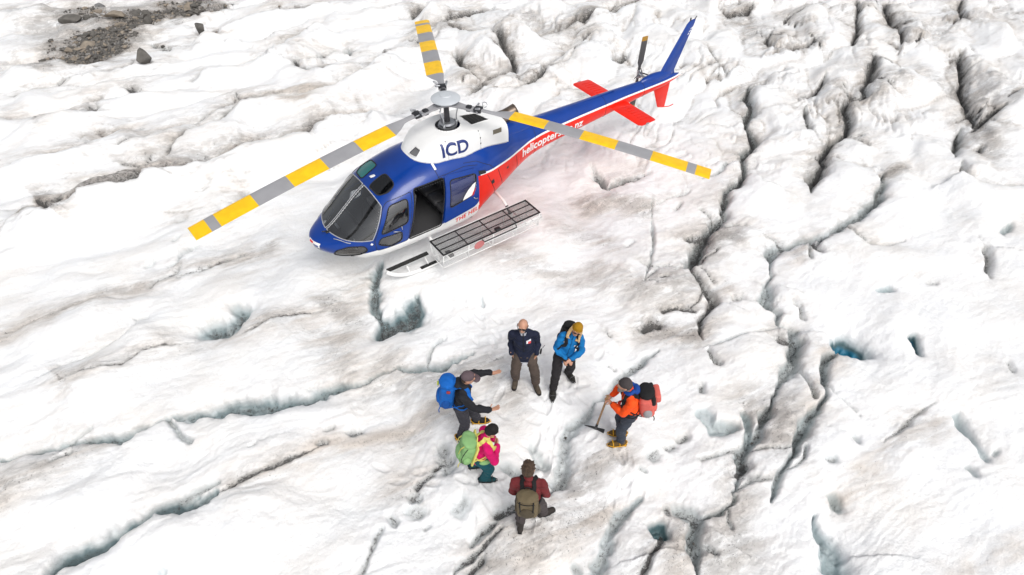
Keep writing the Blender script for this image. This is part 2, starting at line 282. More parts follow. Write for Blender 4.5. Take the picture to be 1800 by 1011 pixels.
 (0.04,0.3,0.3,0.2,0.2,0,[(-4.65,1.89),(-4.42,2.07),(-3.97,2.57),(-3.59,3.03),(-3.1,3.45),(-2.63,3.77),(-2.4,3.92)]),
 (0.05,0.2,0.1,0.5,0.3,0,[(-2.54,3.86),(-2.82,3.84),(-3.02,3.77)]),
 (0.06,0.2,0.1,0.4,0.05,0,[(-2.96,2.78),(-3.18,2.74)]),
 (0.06,0.2,0.1,0.3,0.1,0,[(-5.33,2.01),(-5.52,2.03)]),
 (0.05,0.2,0.1,0.4,0.05,0,[(-4.91,2.47),(-5.18,2.31)]),
 (0.1,0.3,0.05,0.8,0.7,0.03,[(-1.5,4.86),(-1.77,4.82),(-1.82,4.93)]),
 (0.07,0.22,0.1,0.7,0.6,0.03,[(-2.17,4.75),(-2.5,4.82),(-2.63,4.97),(-2.72,5.1)]),
 (0.05,0.2,0.1,0.8,0.5,0,[(-2.76,4.08),(-2.91,4.14)]),
 (0.08,0.25,0.1,0.3,0.3,0,[(-3.7,5.31),(-3.87,5.39)]),
 (0.12,0.4,0.05,0.6,0.6,0,[(-3.59,6.7),(-3.64,6.79)]),
 (0.06,0.3,0.1,0.4,0.2,0.05,[(-9.87,7.34),(-9.72,7.61),(-9.33,7.94),(-8.91,8.21)]),
 (0.05,0.2,0.1,0.4,0.2,0.03,[(-6.74,9.63),(-6.58,9.77)]),
 (0.07,0.25,0.8,0.1,0,0,[(-10.68,7.61),(-11.24,7.6)]),
 (0.05,0.2,0.1,0.3,0.2,0.03,[(-7.51,7.5),(-7.64,7.61)]),
 (0.18,0.6,0.9,0.6,0.15,0.03,[(2.04,0.09),(2.27,0.33),(2.47,0.6),(2.58,0.9),(2.69,1.24),(2.75,1.49)]),
 (0.3,0.85,0.95,0.8,0.1,0.04,[(2.77,1.47),(2.82,1.82),(2.62,1.88),(2.34,1.89),(2.08,1.76),(1.85,1.62)]),
 (0.04,0.2,0.6,0,0,0,[(0.75,2.29),(0.84,2.47)]),
 (0.1,0.4,0.4,0.6,0.05,0.06,[(-1.37,5.49),(-1.02,5.43),(-0.66,5.49),(-0.28,5.55),(0.12,5.71),(0.45,5.77),(0.68,5.78)]),
 (0.15,0.4,0.45,0.5,0.05,0.06,[(0.68,5.78),(0.88,5.9),(1.03,5.96),(1.26,6.03),(1.42,6.07),(1.62,6.21),(1.87,6.4),(2.06,6.49),(2.27,6.56),(2.44,6.66)]),
 (0.18,0.3,0.5,0.4,0,0,[(2.01,5.81),(2.05,5.99),(2.06,6.11)]),
 (0.12,0.3,0.5,0.6,0,0,[(2.63,5.86),(2.59,5.96)]),
 (0.08,0.25,0.3,0.7,0,0,[(2.35,6.1),(2.17,6.1)]),
 (0.14,0.4,0.3,0.9,0.1,0.03,[(3.21,6.49),(3.06,6.54),(2.94,6.53)]),
 (0.1,0.35,0.4,0.7,0.05,0.04,[(3.36,6.56),(3.55,6.56),(3.77,6.57)]),
 (0.11,0.35,0.3,0.8,0.1,0.04,[(3.32,6.72),(3.48,6.73),(3.73,6.74),(3.93,6.75),(4.08,6.75),(4.33,6.83)]),
 (0.07,0.25,0.2,0.7,0.1,0.02,[(3.82,6.88),(3.99,6.92),(4.05,6.93)]),
 (0.15,0.3,0.35,0.6,0,0,[(3.68,5.99),(3.5,6.0)]),
 (0.17,0.4,0.25,0.6,0.1,0,[(3.25,4.98),(3.4,5.1),(3.28,5.22),(3.39,5.27)]),
 (0.07,0.3,0.2,0.8,0.1,0,[(3.63,5.15),(3.51,5.18)]),
 (0.08,0.25,0.2,0.6,0.4,0,[(3.72,5.22),(3.94,5.23),(4.06,5.27)]),
 (0.11,0.25,0.3,0.4,0.3,0,[(4.18,5.35),(4.15,5.47)]),
 (0.1,0.22,0.3,0.5,0.2,0,[(4.28,5.57),(4.2,5.69)]),
 (0.07,0.25,0.2,0.6,0.1,0,[(4.6,5.5),(4.57,5.61)]),
 (0.06,0.25,0.2,0.7,0.15,0.04,[(4.81,5.6),(4.95,5.72),(5.12,5.83),(5.29,5.94),(5.52,6.03)]),
 (0.1,0.35,0.2,0.7,0,0,[(4.43,3.73),(4.29,3.72)]),
 (0.05,0.15,0.2,0.5,0.1,0,[(4.26,5.97),(4.18,5.96)]),
 (0.13,0.45,0.6,0.4,0.05,0.05,[(1.22,7.57),(1.46,7.57),(1.68,7.61),(1.97,7.74),(2.27,7.85),(2.57,7.97),(2.8,8.15)]),
 (0.08,0.3,0.5,0.5,0,0,[(2.71,7.77),(2.79,7.97)]),
 (0.16,0.8,1.1,0.1,0.1,0.02,[(1.3,8.03),(1.34,8.14)]),
 (0.06,0.25,0.2,0.8,0.5,0,[(1.29,8.15),(1.54,8.3),(1.76,8.35),(2.04,8.45)]),
 (0.1,0.3,0.3,0.7,0,0,[(0.54,7.13),(0.44,7.13)]),
 (0.08,0.28,0.2,0.7,0,0,[(0.16,7.16),(0.05,7.16)]),
 (0.05,0.2,0.4,0.5,0,0,[(0.84,7.2),(0.81,7.25)]),
 (0.06,0.25,0.3,0.5,0,0,[(0.95,7.9),(0.99,7.97)]),
 (0.05,0.2,0.1,0.6,0.1,0,[(-0.22,5.21),(-0.26,5.33)]),
 (0.05,0.15,0.1,0.6,0.3,0,[(1.54,3.93),(1.34,3.93)]),
 (0.04,0.12,0.1,0.5,0.3,0,[(-0.74,4.51),(-0.73,4.69)]),
]
DIRT_BANDS = [
 (0.7,0.99,1.2,[(6.35,-14.3),(5.68,-14.33),(4.83,-14.26),(4.1,-14.82)]),
 (1.3,0.77,0.975,[(4.82,-18.28),(3.57,-16.8),(5.03,-16.02),(5.91,-15.0)]),
 (0.95,0.99,1.2,[(5.72,-14.61),(4.85,-15.07),(4.1,-15.67),(3.3,-16.3),(2.19,-16.8),(1.08,-17.05)]),
 (0.9,0.33,0.78,[(6.33,-18.08),(5.47,-16.61),(4.35,-16.72),(3.57,-17.74),(2.5,-18.01)]),
 (0.4,0.33,0.65,[(6.14,-15.69),(5.19,-15.14)]),
 (0.6,0.33,0.65,[(7.14,-20.51),(6.06,-20.11)]),
 (0.5,0.66,0.65,[(7.0,-6.53),(6.16,-6.17),(5.46,-6.29)]),
 (0.4,0.88,0.39,[(1.26,-8.27),(0.04,-7.73),(-0.65,-7.6)]),
 (0.25,0.88,0.26,[(1.3,-7.27),(0.76,-6.89)]),
 (0.35,0.66,0.455,[(9.04,-2.28),(8.64,-2.37),(8.05,-2.24),(7.3,-2.27),(6.54,-2.19),(5.61,-2.15),(4.44,-1.94),(3.85,-1.77)]),
 (0.3,0.55,0.26,[(8.36,-0.19),(7.43,-0.02),(6.46,0.16),(5.43,0.35),(4.57,0.5),(3.67,0.65)]),
 (0.5,0.55,0.39,[(4.1,1.1),(3.77,1.7),(3.98,2.41)]),
 (0.25,0.77,0.13,[(6.49,3.6),(5.77,3.68),(5.01,3.76),(4.21,4.05),(3.57,4.29)]),
 (0.35,0.55,0.65,[(3.6,0.49),(3.2,1.27)]),
 (0.5,0.55,0.52,[(9.44,1.51),(8.96,1.54),(8.36,1.46)]),
 (0.6,0.44,0.52,[(3.58,3.02),(2.66,3.51),(1.72,4.01),(1.75,4.78)]),
 (0.4,0.66,0.39,[(3.82,4.33),(3.02,4.33),(2.78,4.5)]),
 (0.4,0.55,0.39,[(4.39,5.21),(3.82,5.12)]),
 (0.5,0.44,0.455,[(-0.09,1.11),(-0.68,2.44),(-1.69,3.15),(-2.16,3.91)]),
 (0.5,0.66,0.585,[(-3.08,1.14),(-3.73,1.45),(-4.14,2.02)]),
 (0.6,0.44,0.65,[(-2.13,4.11),(-2.65,4.26),(-3.42,4.37)]),
 (0.5,0.66,0.65,[(-1.54,4.89),(-1.99,5.39),(-2.48,5.55)]),
 (0.5,0.44,0.91,[(-4.45,3.93),(-5.09,3.88)]),
 (0.5,0.55,0.65,[(-1.77,7.41),(-2.29,7.63),(-2.15,7.98),(-1.52,8.1)]),
 (0.45,0.44,0.65,[(0.02,8.54),(0.46,8.79),(1.0,8.94)]),
 (0.4,0.66,0.52,[(0.97,8.1),(1.29,8.52),(1.6,8.71)]),
 (0.5,0.66,0.52,[(3.32,6.98),(2.65,7.24),(1.91,7.43)]),
 (0.5,0.55,0.52,[(3.86,7.01),(3.23,7.15)]),
 (0.35,0.55,0.65,[(2.1,6.83),(1.32,6.76),(0.86,6.82)]),
 (0.35,0.55,0.39,[(-3.65,4.96),(-3.82,5.29)]),
 (0.4,0.66,0.39,[(-5.73,5.3),(-6.11,5.32)]),
 (0.35,0.66,0.26,[(-2.61,8.0),(-3.45,7.65),(-4.07,7.4)]),
 (0.3,0.77,0.78,[(-10.21,4.78),(-10.61,4.75),(-11.04,4.89)]),
 (0.5,0.44,0.65,[(-12.76,2.07),(-13.65,2.26),(-15.25,2.03)]),
 (0.9,0.33,0.52,[(-18.8,0.33),(-20.78,0.49),(-23.26,0.92)]),
 (0.8,0.33,0.546,[(-16.91,2.23),(-16.24,4.05),(-17.96,3.9)]),
 (0.6,0.55,0.65,[(-14.7,4.99),(-13.33,5.83)]),
 (0.7,0.44,0.65,[(-14.77,-2.43),(-14.89,-3.54),(-15.81,-4.84)]),
 (0.7,0.44,0.65,[(-8.52,-8.52),(-8.58,-7.56),(-8.79,-6.54)]),
 (0.6,0.44,0.65,[(-5.42,-9.43),(-6.09,-8.97)]),
 (0.25,0.55,0.065,[(-2.92,11.4),(-2.31,11.28),(-1.78,11.21)]),
 (0.3,0.66,0.13,[(-1.53,9.52),(-2.64,9.43),(-4.14,9.38)]),
 (0.5,0.55,0.26,[(3.68,1.77),(2.93,0.97),(2.92,0.13)]),
 (0.5,0.44,0.39,[(-2.05,1.74),(-2.64,2.66)]),
]

RTX, RTY = -.8136, .5814        # ground directions: along the picture's width / away from the camera
AWX, AWY = -.5879, -.8089
FLAT = [(.0, 1.0, 1.5), (.0, -1.0, 1.5), (1.3, 1.0, 1.3), (-1.2, 1.0, 1.3), (1.3, -1.0, 1.3), (-1.2, -1.0, 1.3),
        (1.43, 4.8, .8), (.9, 5.15, .8), (.80, 6.64, .8), (2.8, 5.02, .8), (3.1, 5.85, .7), (2.95, 6.95, .7), (1.06, 6.35, .5)]
BR = random.Random(5); SIDE = []
for (w, d, bl, gr, ha, li, pts) in CREVASSES:
    ls = [math.dist(a, b) for a, b in zip(pts, pts[1:])]; tot = sum(ls)
    if tot < 2.5: continue
    for k in range(int(tot/(.9 if pts[0][0]*RTX+pts[0][1]*RTY > 1 else 2.2))):
        i = BR.randrange(len(pts)-1); t = BR.random(); a, b = pts[i], pts[i+1]; x0, y0 = a[0]+(b[0]-a[0])*t, a[1]+(b[1]-a[1])*t
        an = math.atan2(b[1]-a[1], b[0]-a[0]) + BR.choice((-1, 1))*BR.uniform(.35, 1.1) + BR.choice((0, math.pi)); L = BR.uniform(.25, .9); q = [(x0, y0)]
        for j in range(3): an += BR.uniform(-.5, .5); q.append((q[-1][0]+math.cos(an)*L/3, q[-1][1]+math.sin(an)*L/3))
        SIDE.append((w*BR.uniform(.22, .45), d*BR.uniform(.3, .6), bl*.5, gr, ha, 0, [(round(p[0], 2), round(p[1], 2)) for p in q]))
CREVASSES = CREVASSES + SIDE
PRINTS = []
for (x0, y0, x1, y1) in ((1.2, 1.9, 1.5, 4.3), (1.0, 2.0, .9, 4.7), (.9, 5.3, .8, 6.3), (2.7, 5.2, 3.0, 5.7), (1.6, 4.4, 2.5, 4.7), (3.2, 6.2, 3.0, 6.8), (1.3, 5.4, 2.6, 6.4), (.9, 7.0, 1.9, 7.6), (3.4, 5.6, 4.6, 4.6)):
    an = math.atan2(y1-y0, x1-x0); L = math.dist((x0, y0), (x1, y1)); n = max(2, int(L/.30))
    for k in range(n):
        t = (k+.3*BR.random())/n; o = (.11 if k % 2 else -.11)+.04*BR.uniform(-1, 1); PRINTS.append((x0+(x1-x0)*t-math.sin(an)*o, y0+(y1-y0)*t+math.cos(an)*o, an+BR.uniform(-.3, .3)))
for (cx, cy) in ((1.43, 4.8), (.9, 5.15), (.8, 6.64), (2.8, 5.02), (3.1, 5.85), (2.95, 6.95), (1.9, 5.6), (2.2, 6.2)):
    for k in range(7): PRINTS.append((cx+BR.gauss(0, .33), cy+BR.gauss(0, .33), BR.uniform(0, 6.28)))
def seg_dist(px, py, pts):
    best = np.full(px.shape, 1e9); tt = np.zeros(px.shape); sd = np.zeros(px.shape); L = 0.
    ls = [math.dist(a, b) for a, b in zip(pts, pts[1:])]; tot = max(sum(ls), 1e-6)
    for (a, b, l) in zip(pts, pts[1:], ls):
        dx, dy = b[0]-a[0], b[1]-a[1]; q = max(dx*dx+dy*dy, 1e-9)
        t = np.clip(((px-a[0])*dx + (py-a[1])*dy)/q, 0, 1); ex = px-a[0]-t*dx; ey = py-a[1]-t*dy
        d = np.hypot(ex, ey); k = d < best
        best = np.where(k, d, best); tt = np.where(k, (L+t*l)/tot, tt)
        nx, ny = -dy, dx
        if nx*AWX + ny*AWY > 0: nx, ny = -nx, -ny          # towards the camera
        s = (ex*nx+ey*ny)/math.sqrt(q); sd = np.where(k, s, sd); L += l
    return best, tt, sd, tot
def glacier(x, y):
    """height and the ice's own colouring (blue, grit, tan) at world points"""
    x = np.asarray(x, float); y = np.asarray(y, float)
    a = x*RTX + y*RTY; b = x*AWX + y*AWY          # right / away
    # ---- big forms: long pillows left, broken blocks upper right
    wl = 1-sstep(-1., 5., a+.25*b)                # left weight
    far = sstep(-1., 7., b)
    wr = (1-wl)*(.25+.75*sstep(-2, 5, b))
    wx = a + .7*noise2(a*.35+3, b*.35) + .25*noise2(a*1.1, b*1.1+7); wy = b + .7*noise2(a*.35-8, b*.35+2) + .25*noise2(a*1.1+4, b*1.1)
    def rot(an, sx, sy):
        c, s = math.cos(an), math.sin(an); return (wx*c+wy*s)*sx, (-wx*s+wy*c)*sy
    u, v = rot(.38, .16, .75); n1 = np.abs(noise2(u+2, v)); u, v = rot(.45, .35, 1.7); n1b = np.abs(noise2(u, v+9))
    left = .22*sstep(0, .55, n1) + .03*sstep(0, .5, n1b)
    u, v = rot(1.05, .28, .50); n2 = np.abs(noise2(u+5, v+1)); u, v = rot(.8, .6, 1.05); n2b = np.abs(noise2(u+1, v+4))
    right = .28*sstep(0, .55, n2) + .03*sstep(0, .5, n2b)
    u, v = rot(.9, .2, .6); soft = fbm(u, v, 2)*.13
    z = wl*(.35+.65*far)*left + wr*right*(.3+.7*far) + soft*(.5+.5*far)
    crease = wl*far*(1-sstep(0, .07, n1))*.5 + wr*(1-sstep(0, .08, n2))*far*.8
    z += .09*fbm(a*.6, b*.6, 2)
    z += (.004+.006*far)*fbm(a*3, b*3, 3) + .003*fbm(a*15, b*15, 2)
    u, v = rot(.4, 1.2, 7.); z += .010*fbm(u, v, 2)
    groove = np.zeros_like(z)
    for (an, sx, sy, wd, dp, wt, sh) in ((.42, .20, 1.5, .05, .10, wl, 3.), (.36, .45, 3.1, .06, .045, wl, 8.), (.50, .9, 6.5, .10, .018, .35+.65*wl, 15.), (1.0, .35, 1.25, .06, .11, wr, 21.), (.75, .7, 2.3, .07, .06, 1-wl, 27.), (1.35, .5, 2.8, .07, .05, 1-wl, 33.), (.9, 1.6, 6., .10, .018, 1-wl, 39.)):
        u, v = rot(an, sx, sy); n_ = np.abs(noise2(u+sh, v-sh)+.25*noise2(u*3+sh, v*3)); mk = sstep(-.05, .45, noise2(a*.45+sh, b*.45-sh))*(.12+.88*sstep(-1.5, 3.5, b-.25*a))
        g_ = np.exp(-(n_/wd)**2)*mk*wt; z -= dp*(.5+.8*far)*g_; groove = np.maximum(groove, g_*min(1, dp*14))
    z += (.005+.008*far)*fbm(a*5+3, b*5, 4, .62)
    z -= .25*(1+0*z)
    # ---- firm ground under the machine and the party
    fl = np.zeros_like(z)
    for (fx, fy, fr) in FLAT: fl = np.maximum(fl, np.exp(-(np.hypot(x-fx, y-fy)/fr)**4))
    z = z*(1-fl*.95) + fl*(.012*fbm(a*4, b*4, 5, .6))
    # ---- crevasses
    nx = fbm(x*1.1, y*1.1, 3, .42); ny = fbm(x*1.1+40, y*1.1-20, 3, .42)
    fx_, fy_ = fbm(x*3.4+9, y*3.4, 3, .4), fbm(x*3.4-30, y*3.4+5, 3, .4)
    nx1, ny1 = noise2(x*1.1, y*1.1), noise2(x*1.1+40, y*1.1-20)
    gx_, gy_ = fbm(x*9+3, y*9, 2), fbm(x*9-13, y*9+25, 2)
    rag = 1+.35*fbm(x*2.6+11, y*2.6-4, 3)
    dep = np.zeros_like(z); sag = np.zeros_like(z); lift = np.zeros_like(z); blue = np.zeros_like(z); grit = np.zeros_like(z); halo = np.zeros_like(z); wall_dirt_shade = np.zeros_like(z); seam_shade = np.zeros_like(z)
    for (w, d, bl, gr, ha, li, pts) in CREVASSES:
        mp = pts[len(pts)//2]; far_ = min(1., max(0., (math.hypot(mp[0]-5.77, mp[1]-10.28)-9.5)/9.))
        d *= .42+.28*far_; w *= .80+.35*far_; gr = gr+.25*far_; ha = ha*1.2+.12*far_
        R_ = 3.2*w + 1.3
        xs = [p[0] for p in pts]; ys = [p[1] for p in pts]
        I = np.nonzero((x > min(xs)-R_) & (x < max(xs)+R_) & (y > min(ys)-R_) & (y < max(ys)+R_))
        if not len(I[0]): continue
        wa = min(.16, .9*w); wn = (nx, ny) if w < .2 else (nx1, ny1)
        qx = x[I] + wa*wn[0][I] + min(.35*w, .05)*fx_[I] + min(.10*w+.006, .02)*gx_[I]; qy = y[I] + wa*wn[1][I] + min(.35*w, .05)*fy_[I] + min(.10*w+.006, .02)*gy_[I]
        D, t, s, tot = seg_dist(qx, qy, pts)
        e = min(.3, .45/tot + .03)
        if tot > .9: tap = .25+.75*np.minimum(sstep(0, e, t), sstep(0, e, 1-t))
        else: tap = np.ones_like(t)
        vary = np.clip(1+.5*noise2(t*tot*1.1+w*91, 0*t+d*37)+.3*noise2(t*tot*3.1+w*50, 0*t+d*7), .3, 2)
        if tot > 3 and not (far_ > .15 and li > .09): tap = tap*(.30+.70*sstep(-.40, .0, noise2(t*tot*.75+w*33, 0*t+d*13)))
        W = w*tap*vary; q = D/np.maximum(W, .012)
        pe = 5. if w < .2 else 3.6; core = .72/(1+q**pe) + .28/(1+(q*2.6)**3); dd = d*(.55+.45*tap)*vary
        dep[I] = np.maximum(dep[I], dd*core*rag[I])
        sag[I] = np.maximum(sag[I], .20*d*np.exp(-(D/(2.2*w+.22))**2)*tap)
        tl = 0 if tot < .9 else 1
        if tl: seam_shade[I] = np.maximum(seam_shade[I], min(1., .45+.6*gr)*tap*np.exp(-((s+.55*W)/(.45*W+.010))**2)*(D < 2.5*W+.05))  # thin dark line along the crack, shade painted into the grey
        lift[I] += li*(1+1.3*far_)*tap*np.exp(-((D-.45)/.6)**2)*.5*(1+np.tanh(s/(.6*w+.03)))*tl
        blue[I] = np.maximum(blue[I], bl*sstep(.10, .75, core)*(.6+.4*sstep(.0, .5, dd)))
        grit[I] = np.maximum(grit[I], gr*sstep(.45, .95, core)); wall_dirt_shade[I] = np.maximum(wall_dirt_shade[I], (.25+.45*far_)*gr*np.exp(-(D/(1.4*w+.02))**2)*np.where(s < .3*w, 1., .2)*tap)  # far-side greying: dirt, and painted shade that keeps the crack dark
        hw = np.where(s < 0, 2.2*w+.22+.25*far_, 1.1*w+.07); halo[I] = np.maximum(halo[I], ha*np.exp(-(D/hw)**2)*tap)
    fl2 = 1-.95*fl
    z += lift*fl2 - sag*fl2 - dep + .03*fx_*sstep(.08, .4, dep)
    # ---- crumbled ice along the lips, boot prints
    rid = 1-2*np.abs(noise2(x*5.+3, y*5.)) + .6*(1-2*np.abs(noise2(x*11.+9, y*11.-4)))
    z += .020*rid*np.clip(halo+.6*wall_dirt_shade, 0, 1)*(1-fl)
    for (px, py, an) in PRINTS:
        I = np.nonzero((np.abs(x-px) < .3) & (np.abs(y-py) < .3))
        if len(I[0]):
            c, s_ = math.cos(an), math.sin(an); du = (x[I]-px)*c+(y[I]-py)*s_; dv = -(x[I]-px)*s_+(y[I]-py)*c
            e = (du/.15)**2+(dv/.062)**2; z[I] -= .030*np.exp(-e**2) - .008*np.exp(-((np.sqrt(e)-1.25)/.25)**2)
    # ---- lip, groove and band dirt; greyed creases; crack sides and bottoms with painted shade
    tan = .8*halo + .45*groove; grey = .8*halo + .5*crease + .5*groove + .9*wall_dirt_shade + .9*seam_shade*(.35+.65*far)
    for (w, tn, gy, pts) in DIRT_BANDS:
        R_ = 2.4*w+.4; xs = [p[0] for p in pts]; ys = [p[1] for p in pts]
        I = np.nonzero((x > min(xs)-R_) & (x < max(xs)+R_) & (y > min(ys)-R_) & (y < max(ys)+R_))
        if not len(I[0]): continue
        D, t, s, tot = seg_dist(x[I]+.5*w*nx[I], y[I]+.5*w*ny[I], pts); g = np.exp(-(D/w)**2)
        tan[I] = np.maximum(tan[I], tn*g); grey[I] = np.maximum(grey[I], gy*g)
    tan = tan + crease*.4 + .10*sstep(.1, .8, nx+.3)
    return z, np.clip(blue, 0, 1.3), np.clip(grit, 0, 1), np.clip(tan, 0, 1), np.clip(grey, 0, 1.2), fl
def ground_z(x, y): return float(glacier(np.array([x]), np.array([y]))[0][0])

def build_glacier():
    cx, cy = CAM_POS.x, CAM_POS.y
    az = np.concatenate([np.linspace(R(-71), R(71), 1120), np.linspace(R(71), R(289), 62)[1:-1]]) + YAW
    phi = np.linspace(math.atan2(9.43, 2.2), math.atan2(9.43, 38.), 640)
    rr = np.concatenate([[.4, 1.1, 1.7], 9.43/np.tan(phi), 38*1.16**np.arange(1, 20)])
    nr, na = len(rr), len(az)
    X = cx + rr[:, None]*np.cos(az)[None, :]; Y = cy + rr[:, None]*np.sin(az)[None, :]
    z, bl, gr, tn, gy, fl = glacier(X.ravel(), Y.ravel())
    rad = np.repeat(rr, na)
    co = np.stack([X.ravel(), Y.ravel(), z], 1)
    co = np.concatenate([co, [[cx, cy, ground_z(cx, cy)]]]); c = len(co)-1
    i = np.arange(nr-1)[:, None]*na; j = np.arange(na)[None, :]; jn = (j+1) % na
    q = np.stack([i+j, i+na+j, i+na+jn, i+jn], -1).reshape(-1, 4)
    tri = np.stack([np.arange(na), (np.arange(na)+1) % na, np.full(na, c)], 1)
    me = bpy.data.meshes.new('glacier'); me.vertices.add(len(co)); me.vertices.foreach_set('co', co.astype('f').ravel())
    nl = q.size+tri.size; me.loops.add(nl); me.loops.foreach_set('vertex_index', np.concatenate([q.ravel(), tri.ravel()]).astype('i'))
    me.polygons.add(len(q)+len(tri)); st = np.concatenate([np.arange(len(q))*4, q.size+np.arange(len(tri))*3]).astype('i')
    me.polygons.foreach_set('loop_start', st)
    me.update(calc_edges=True)
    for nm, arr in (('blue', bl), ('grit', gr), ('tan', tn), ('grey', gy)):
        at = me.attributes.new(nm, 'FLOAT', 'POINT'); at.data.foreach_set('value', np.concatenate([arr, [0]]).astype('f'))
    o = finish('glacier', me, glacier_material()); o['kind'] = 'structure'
    return o
def glacier_material():
    M = bpy.data.materials.new('glacier_ice'); M.use_nodes = True; n = M.node_tree.nodes; l = M.node_tree.links; p = n['Principled BSDF']
    geo = n.new('ShaderNodeNewGeometry')
    def attr(k):
        a = n.new('ShaderNodeAttribute'); a.attribute_name = k; return a.outputs['Fac']
    def noise(scale, detail=5, rough=.6, dist=0., stretch=None, rot=0):
        t = n.new('ShaderNodeTexNoise'); t.inputs['Scale'].default_value = scale; t.inputs['Detail'].default_value = detail; t.inputs['Roughness'].default_value = rough; t.inputs['Distortion'].default_value = dist
        if stretch:
            mp = n.new('ShaderNodeMapping'); mp.vector_type = 'TEXTURE'; mp.inputs['Rotation'].default_value = (0, 0, rot); mp.inputs['Scale'].default_value = stretch
            l.new(geo.outputs['Position'], mp.inputs['Vector']); l.new(mp.outputs[0], t.inputs['Vector'])
        else: l.new(geo.outputs['Position'], t.inputs['Vector'])
        return t.outputs['Fac']
    def math_(op, a, b=None, clamp=False):
        t = n.new('ShaderNodeMath'); t.operation = op; t.use_clamp = clamp
        for k, q in enumerate((a, b)):
            if q is None: continue
            if isinstance(q, (int, float)): t.inputs[k].default_value = q
            else: l.new(q, t.inputs[k])
        return t.outputs[0]
    def ramp(f, a, b, lo=0., hi=1.):
        t = n.new('ShaderNodeMapRange'); t.interpolation_type = 'SMOOTHSTEP'; l.new(f, t.inputs[0])
        t.inputs[1].default_value = a; t.inputs[2].default_value = b; t.inputs[3].default_value = lo; t.inputs[4].default_value = hi; return t.outputs[0]
    def mix(f, a, b):
        t = n.new('ShaderNodeMix'); t.data_type = 'RGBA'; l.new(f, t.inputs[0])
        for k, q in ((6, a), (7, b)):
            if isinstance(q, tuple): t.inputs[k].default_value = (*q, 1)
            else: l.new(q, t.inputs[k])
        return t.outputs[2]
    flow = math.atan2(RTY, RTX) + .42
    blue, grit, tan, grey = attr('blue'), attr('grit'), attr('tan'), attr('grey')
    streak = noise(2.2, 6, .62, .4, (3.2, .7, 1), flow); fine = noise(23, 4, .7); cloud = noise(.55, 4)
    col = mix(ramp(cloud, .42, .68), (.865, .875, .885), (.855, .845, .83))
    tf = math_('MULTIPLY', math_('ADD', tan, .10), ramp(math_('ADD', streak, math_('MULTIPLY', tan, .12)), .40, .70), True)
    col = mix(math_('MULTIPLY', tf, .85), col, (.58, .505, .435))
    # fine rock flour in streaks and grains, plus the painted crack shade
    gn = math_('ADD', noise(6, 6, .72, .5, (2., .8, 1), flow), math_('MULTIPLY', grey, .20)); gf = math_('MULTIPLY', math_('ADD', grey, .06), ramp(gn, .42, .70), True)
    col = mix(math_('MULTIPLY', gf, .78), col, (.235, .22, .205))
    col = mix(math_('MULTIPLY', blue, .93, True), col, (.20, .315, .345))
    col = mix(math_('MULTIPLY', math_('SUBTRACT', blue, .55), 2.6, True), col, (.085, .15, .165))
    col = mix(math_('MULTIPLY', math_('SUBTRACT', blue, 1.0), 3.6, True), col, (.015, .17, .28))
    gm = ramp(noise(5, 5, .7), .32, .62); col = mix(math_('MULTIPLY', math_('MULTIPLY', grit, gm), .85, True), col, (.24, .25, .25))
    sp = noise(58, 3, .8); sp2 = noise(17, 5, .75)
    amount = math_('ADD', math_('MULTIPLY', grit, .185), math_('MULTIPLY', math_('ADD', grey, tan), .085))
    speck = ramp(math_('ADD', math_('MULTIPLY', math_('ADD', sp, sp2), .5), amount), .655, .715)
    col = mix(math_('MULTIPLY', speck, .88), col, (.055, .052, .05))
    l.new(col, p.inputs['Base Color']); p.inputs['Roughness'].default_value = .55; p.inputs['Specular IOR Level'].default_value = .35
    rr_ = ramp(blue, 0, .8, .62, .32); l.new(rr_, p.inputs['Roughness'])
    h = math_('ADD', math_('MULTIPLY', fine, .5), math_('ADD', math_('MULTIPLY', noise(7, 5, .65), 1.3), math_('MULTIPLY', streak, 1.2)))
    h = math_('ADD', h, math_('MULTIPLY', speck, .4))
    bp = n.new('ShaderNodeBump'); bp.inputs['Strength'].default_value = .5; bp.inputs['Distance'].default_value = .045
    l.new(h, bp.inputs['Height']); l.new(bp.outputs[0], p.inputs['Normal'])
    return M
GLACIER = build_glacier()

# ================================================================== THE HELICOPTER (nose along +X, mast at the origin)
BLUE = mat('blue_paint', (.0025, .041, .262), .28, spec=.3, coat=.35, var=.10, vscale=3)
WHITE = mat('white_paint', (.86, .86, .85), .35, coat=.3, var=.04, vscale=3)
RED = mat('red_paint', (.78, .020, .008), .33, spec=.25, coat=.15, var=.06, vscale=3)
BLACK = mat('black_plastic', (.012, .012, .013), .5)
DARK = mat('dark_lining', (.05, .05, .053), .75, bump=.2, bscale=60)
LEATHER = mat('black_leather', (.085, .085, .09), .42, bump=.25, bscale=30)
GREYP = mat('grey_rotor_paint', (.31, .31, .325), .5, var=.07, vscale=4)
YELLOW = mat('yellow_rotor_paint', (.88, .52, .004), .45, var=.10, vscale=7)
STEEL = mat('steel', (.42, .43, .45), .35, metal=.8, var=.15, vscale=9)
DKMETAL = mat('dark_metal', (.05, .05, .055), .4, metal=.6, var=.2, vscale=9)
SEAL = mat('rubber_seal', (.02, .02, .022), .7)
PALE = mat('pale_seal', (.45, .46, .48), .5)
GLASS = glass('tinted_acrylic', (.72, .74, .75), .11)
ROOFG = glass('dark_roof_glass', (.10, .17, .18), .04)
TEALG = mat('teal_roof_glass', (.015, .20, .19), .12, coat=.5)
BLUEG = glass('blue_tinted_glass', (.50, .62, .85), .06)
heli = thing('helicopter', 'blue, white and red helicopter with yellow striped rotor blades standing on the ice', 'helicopter')

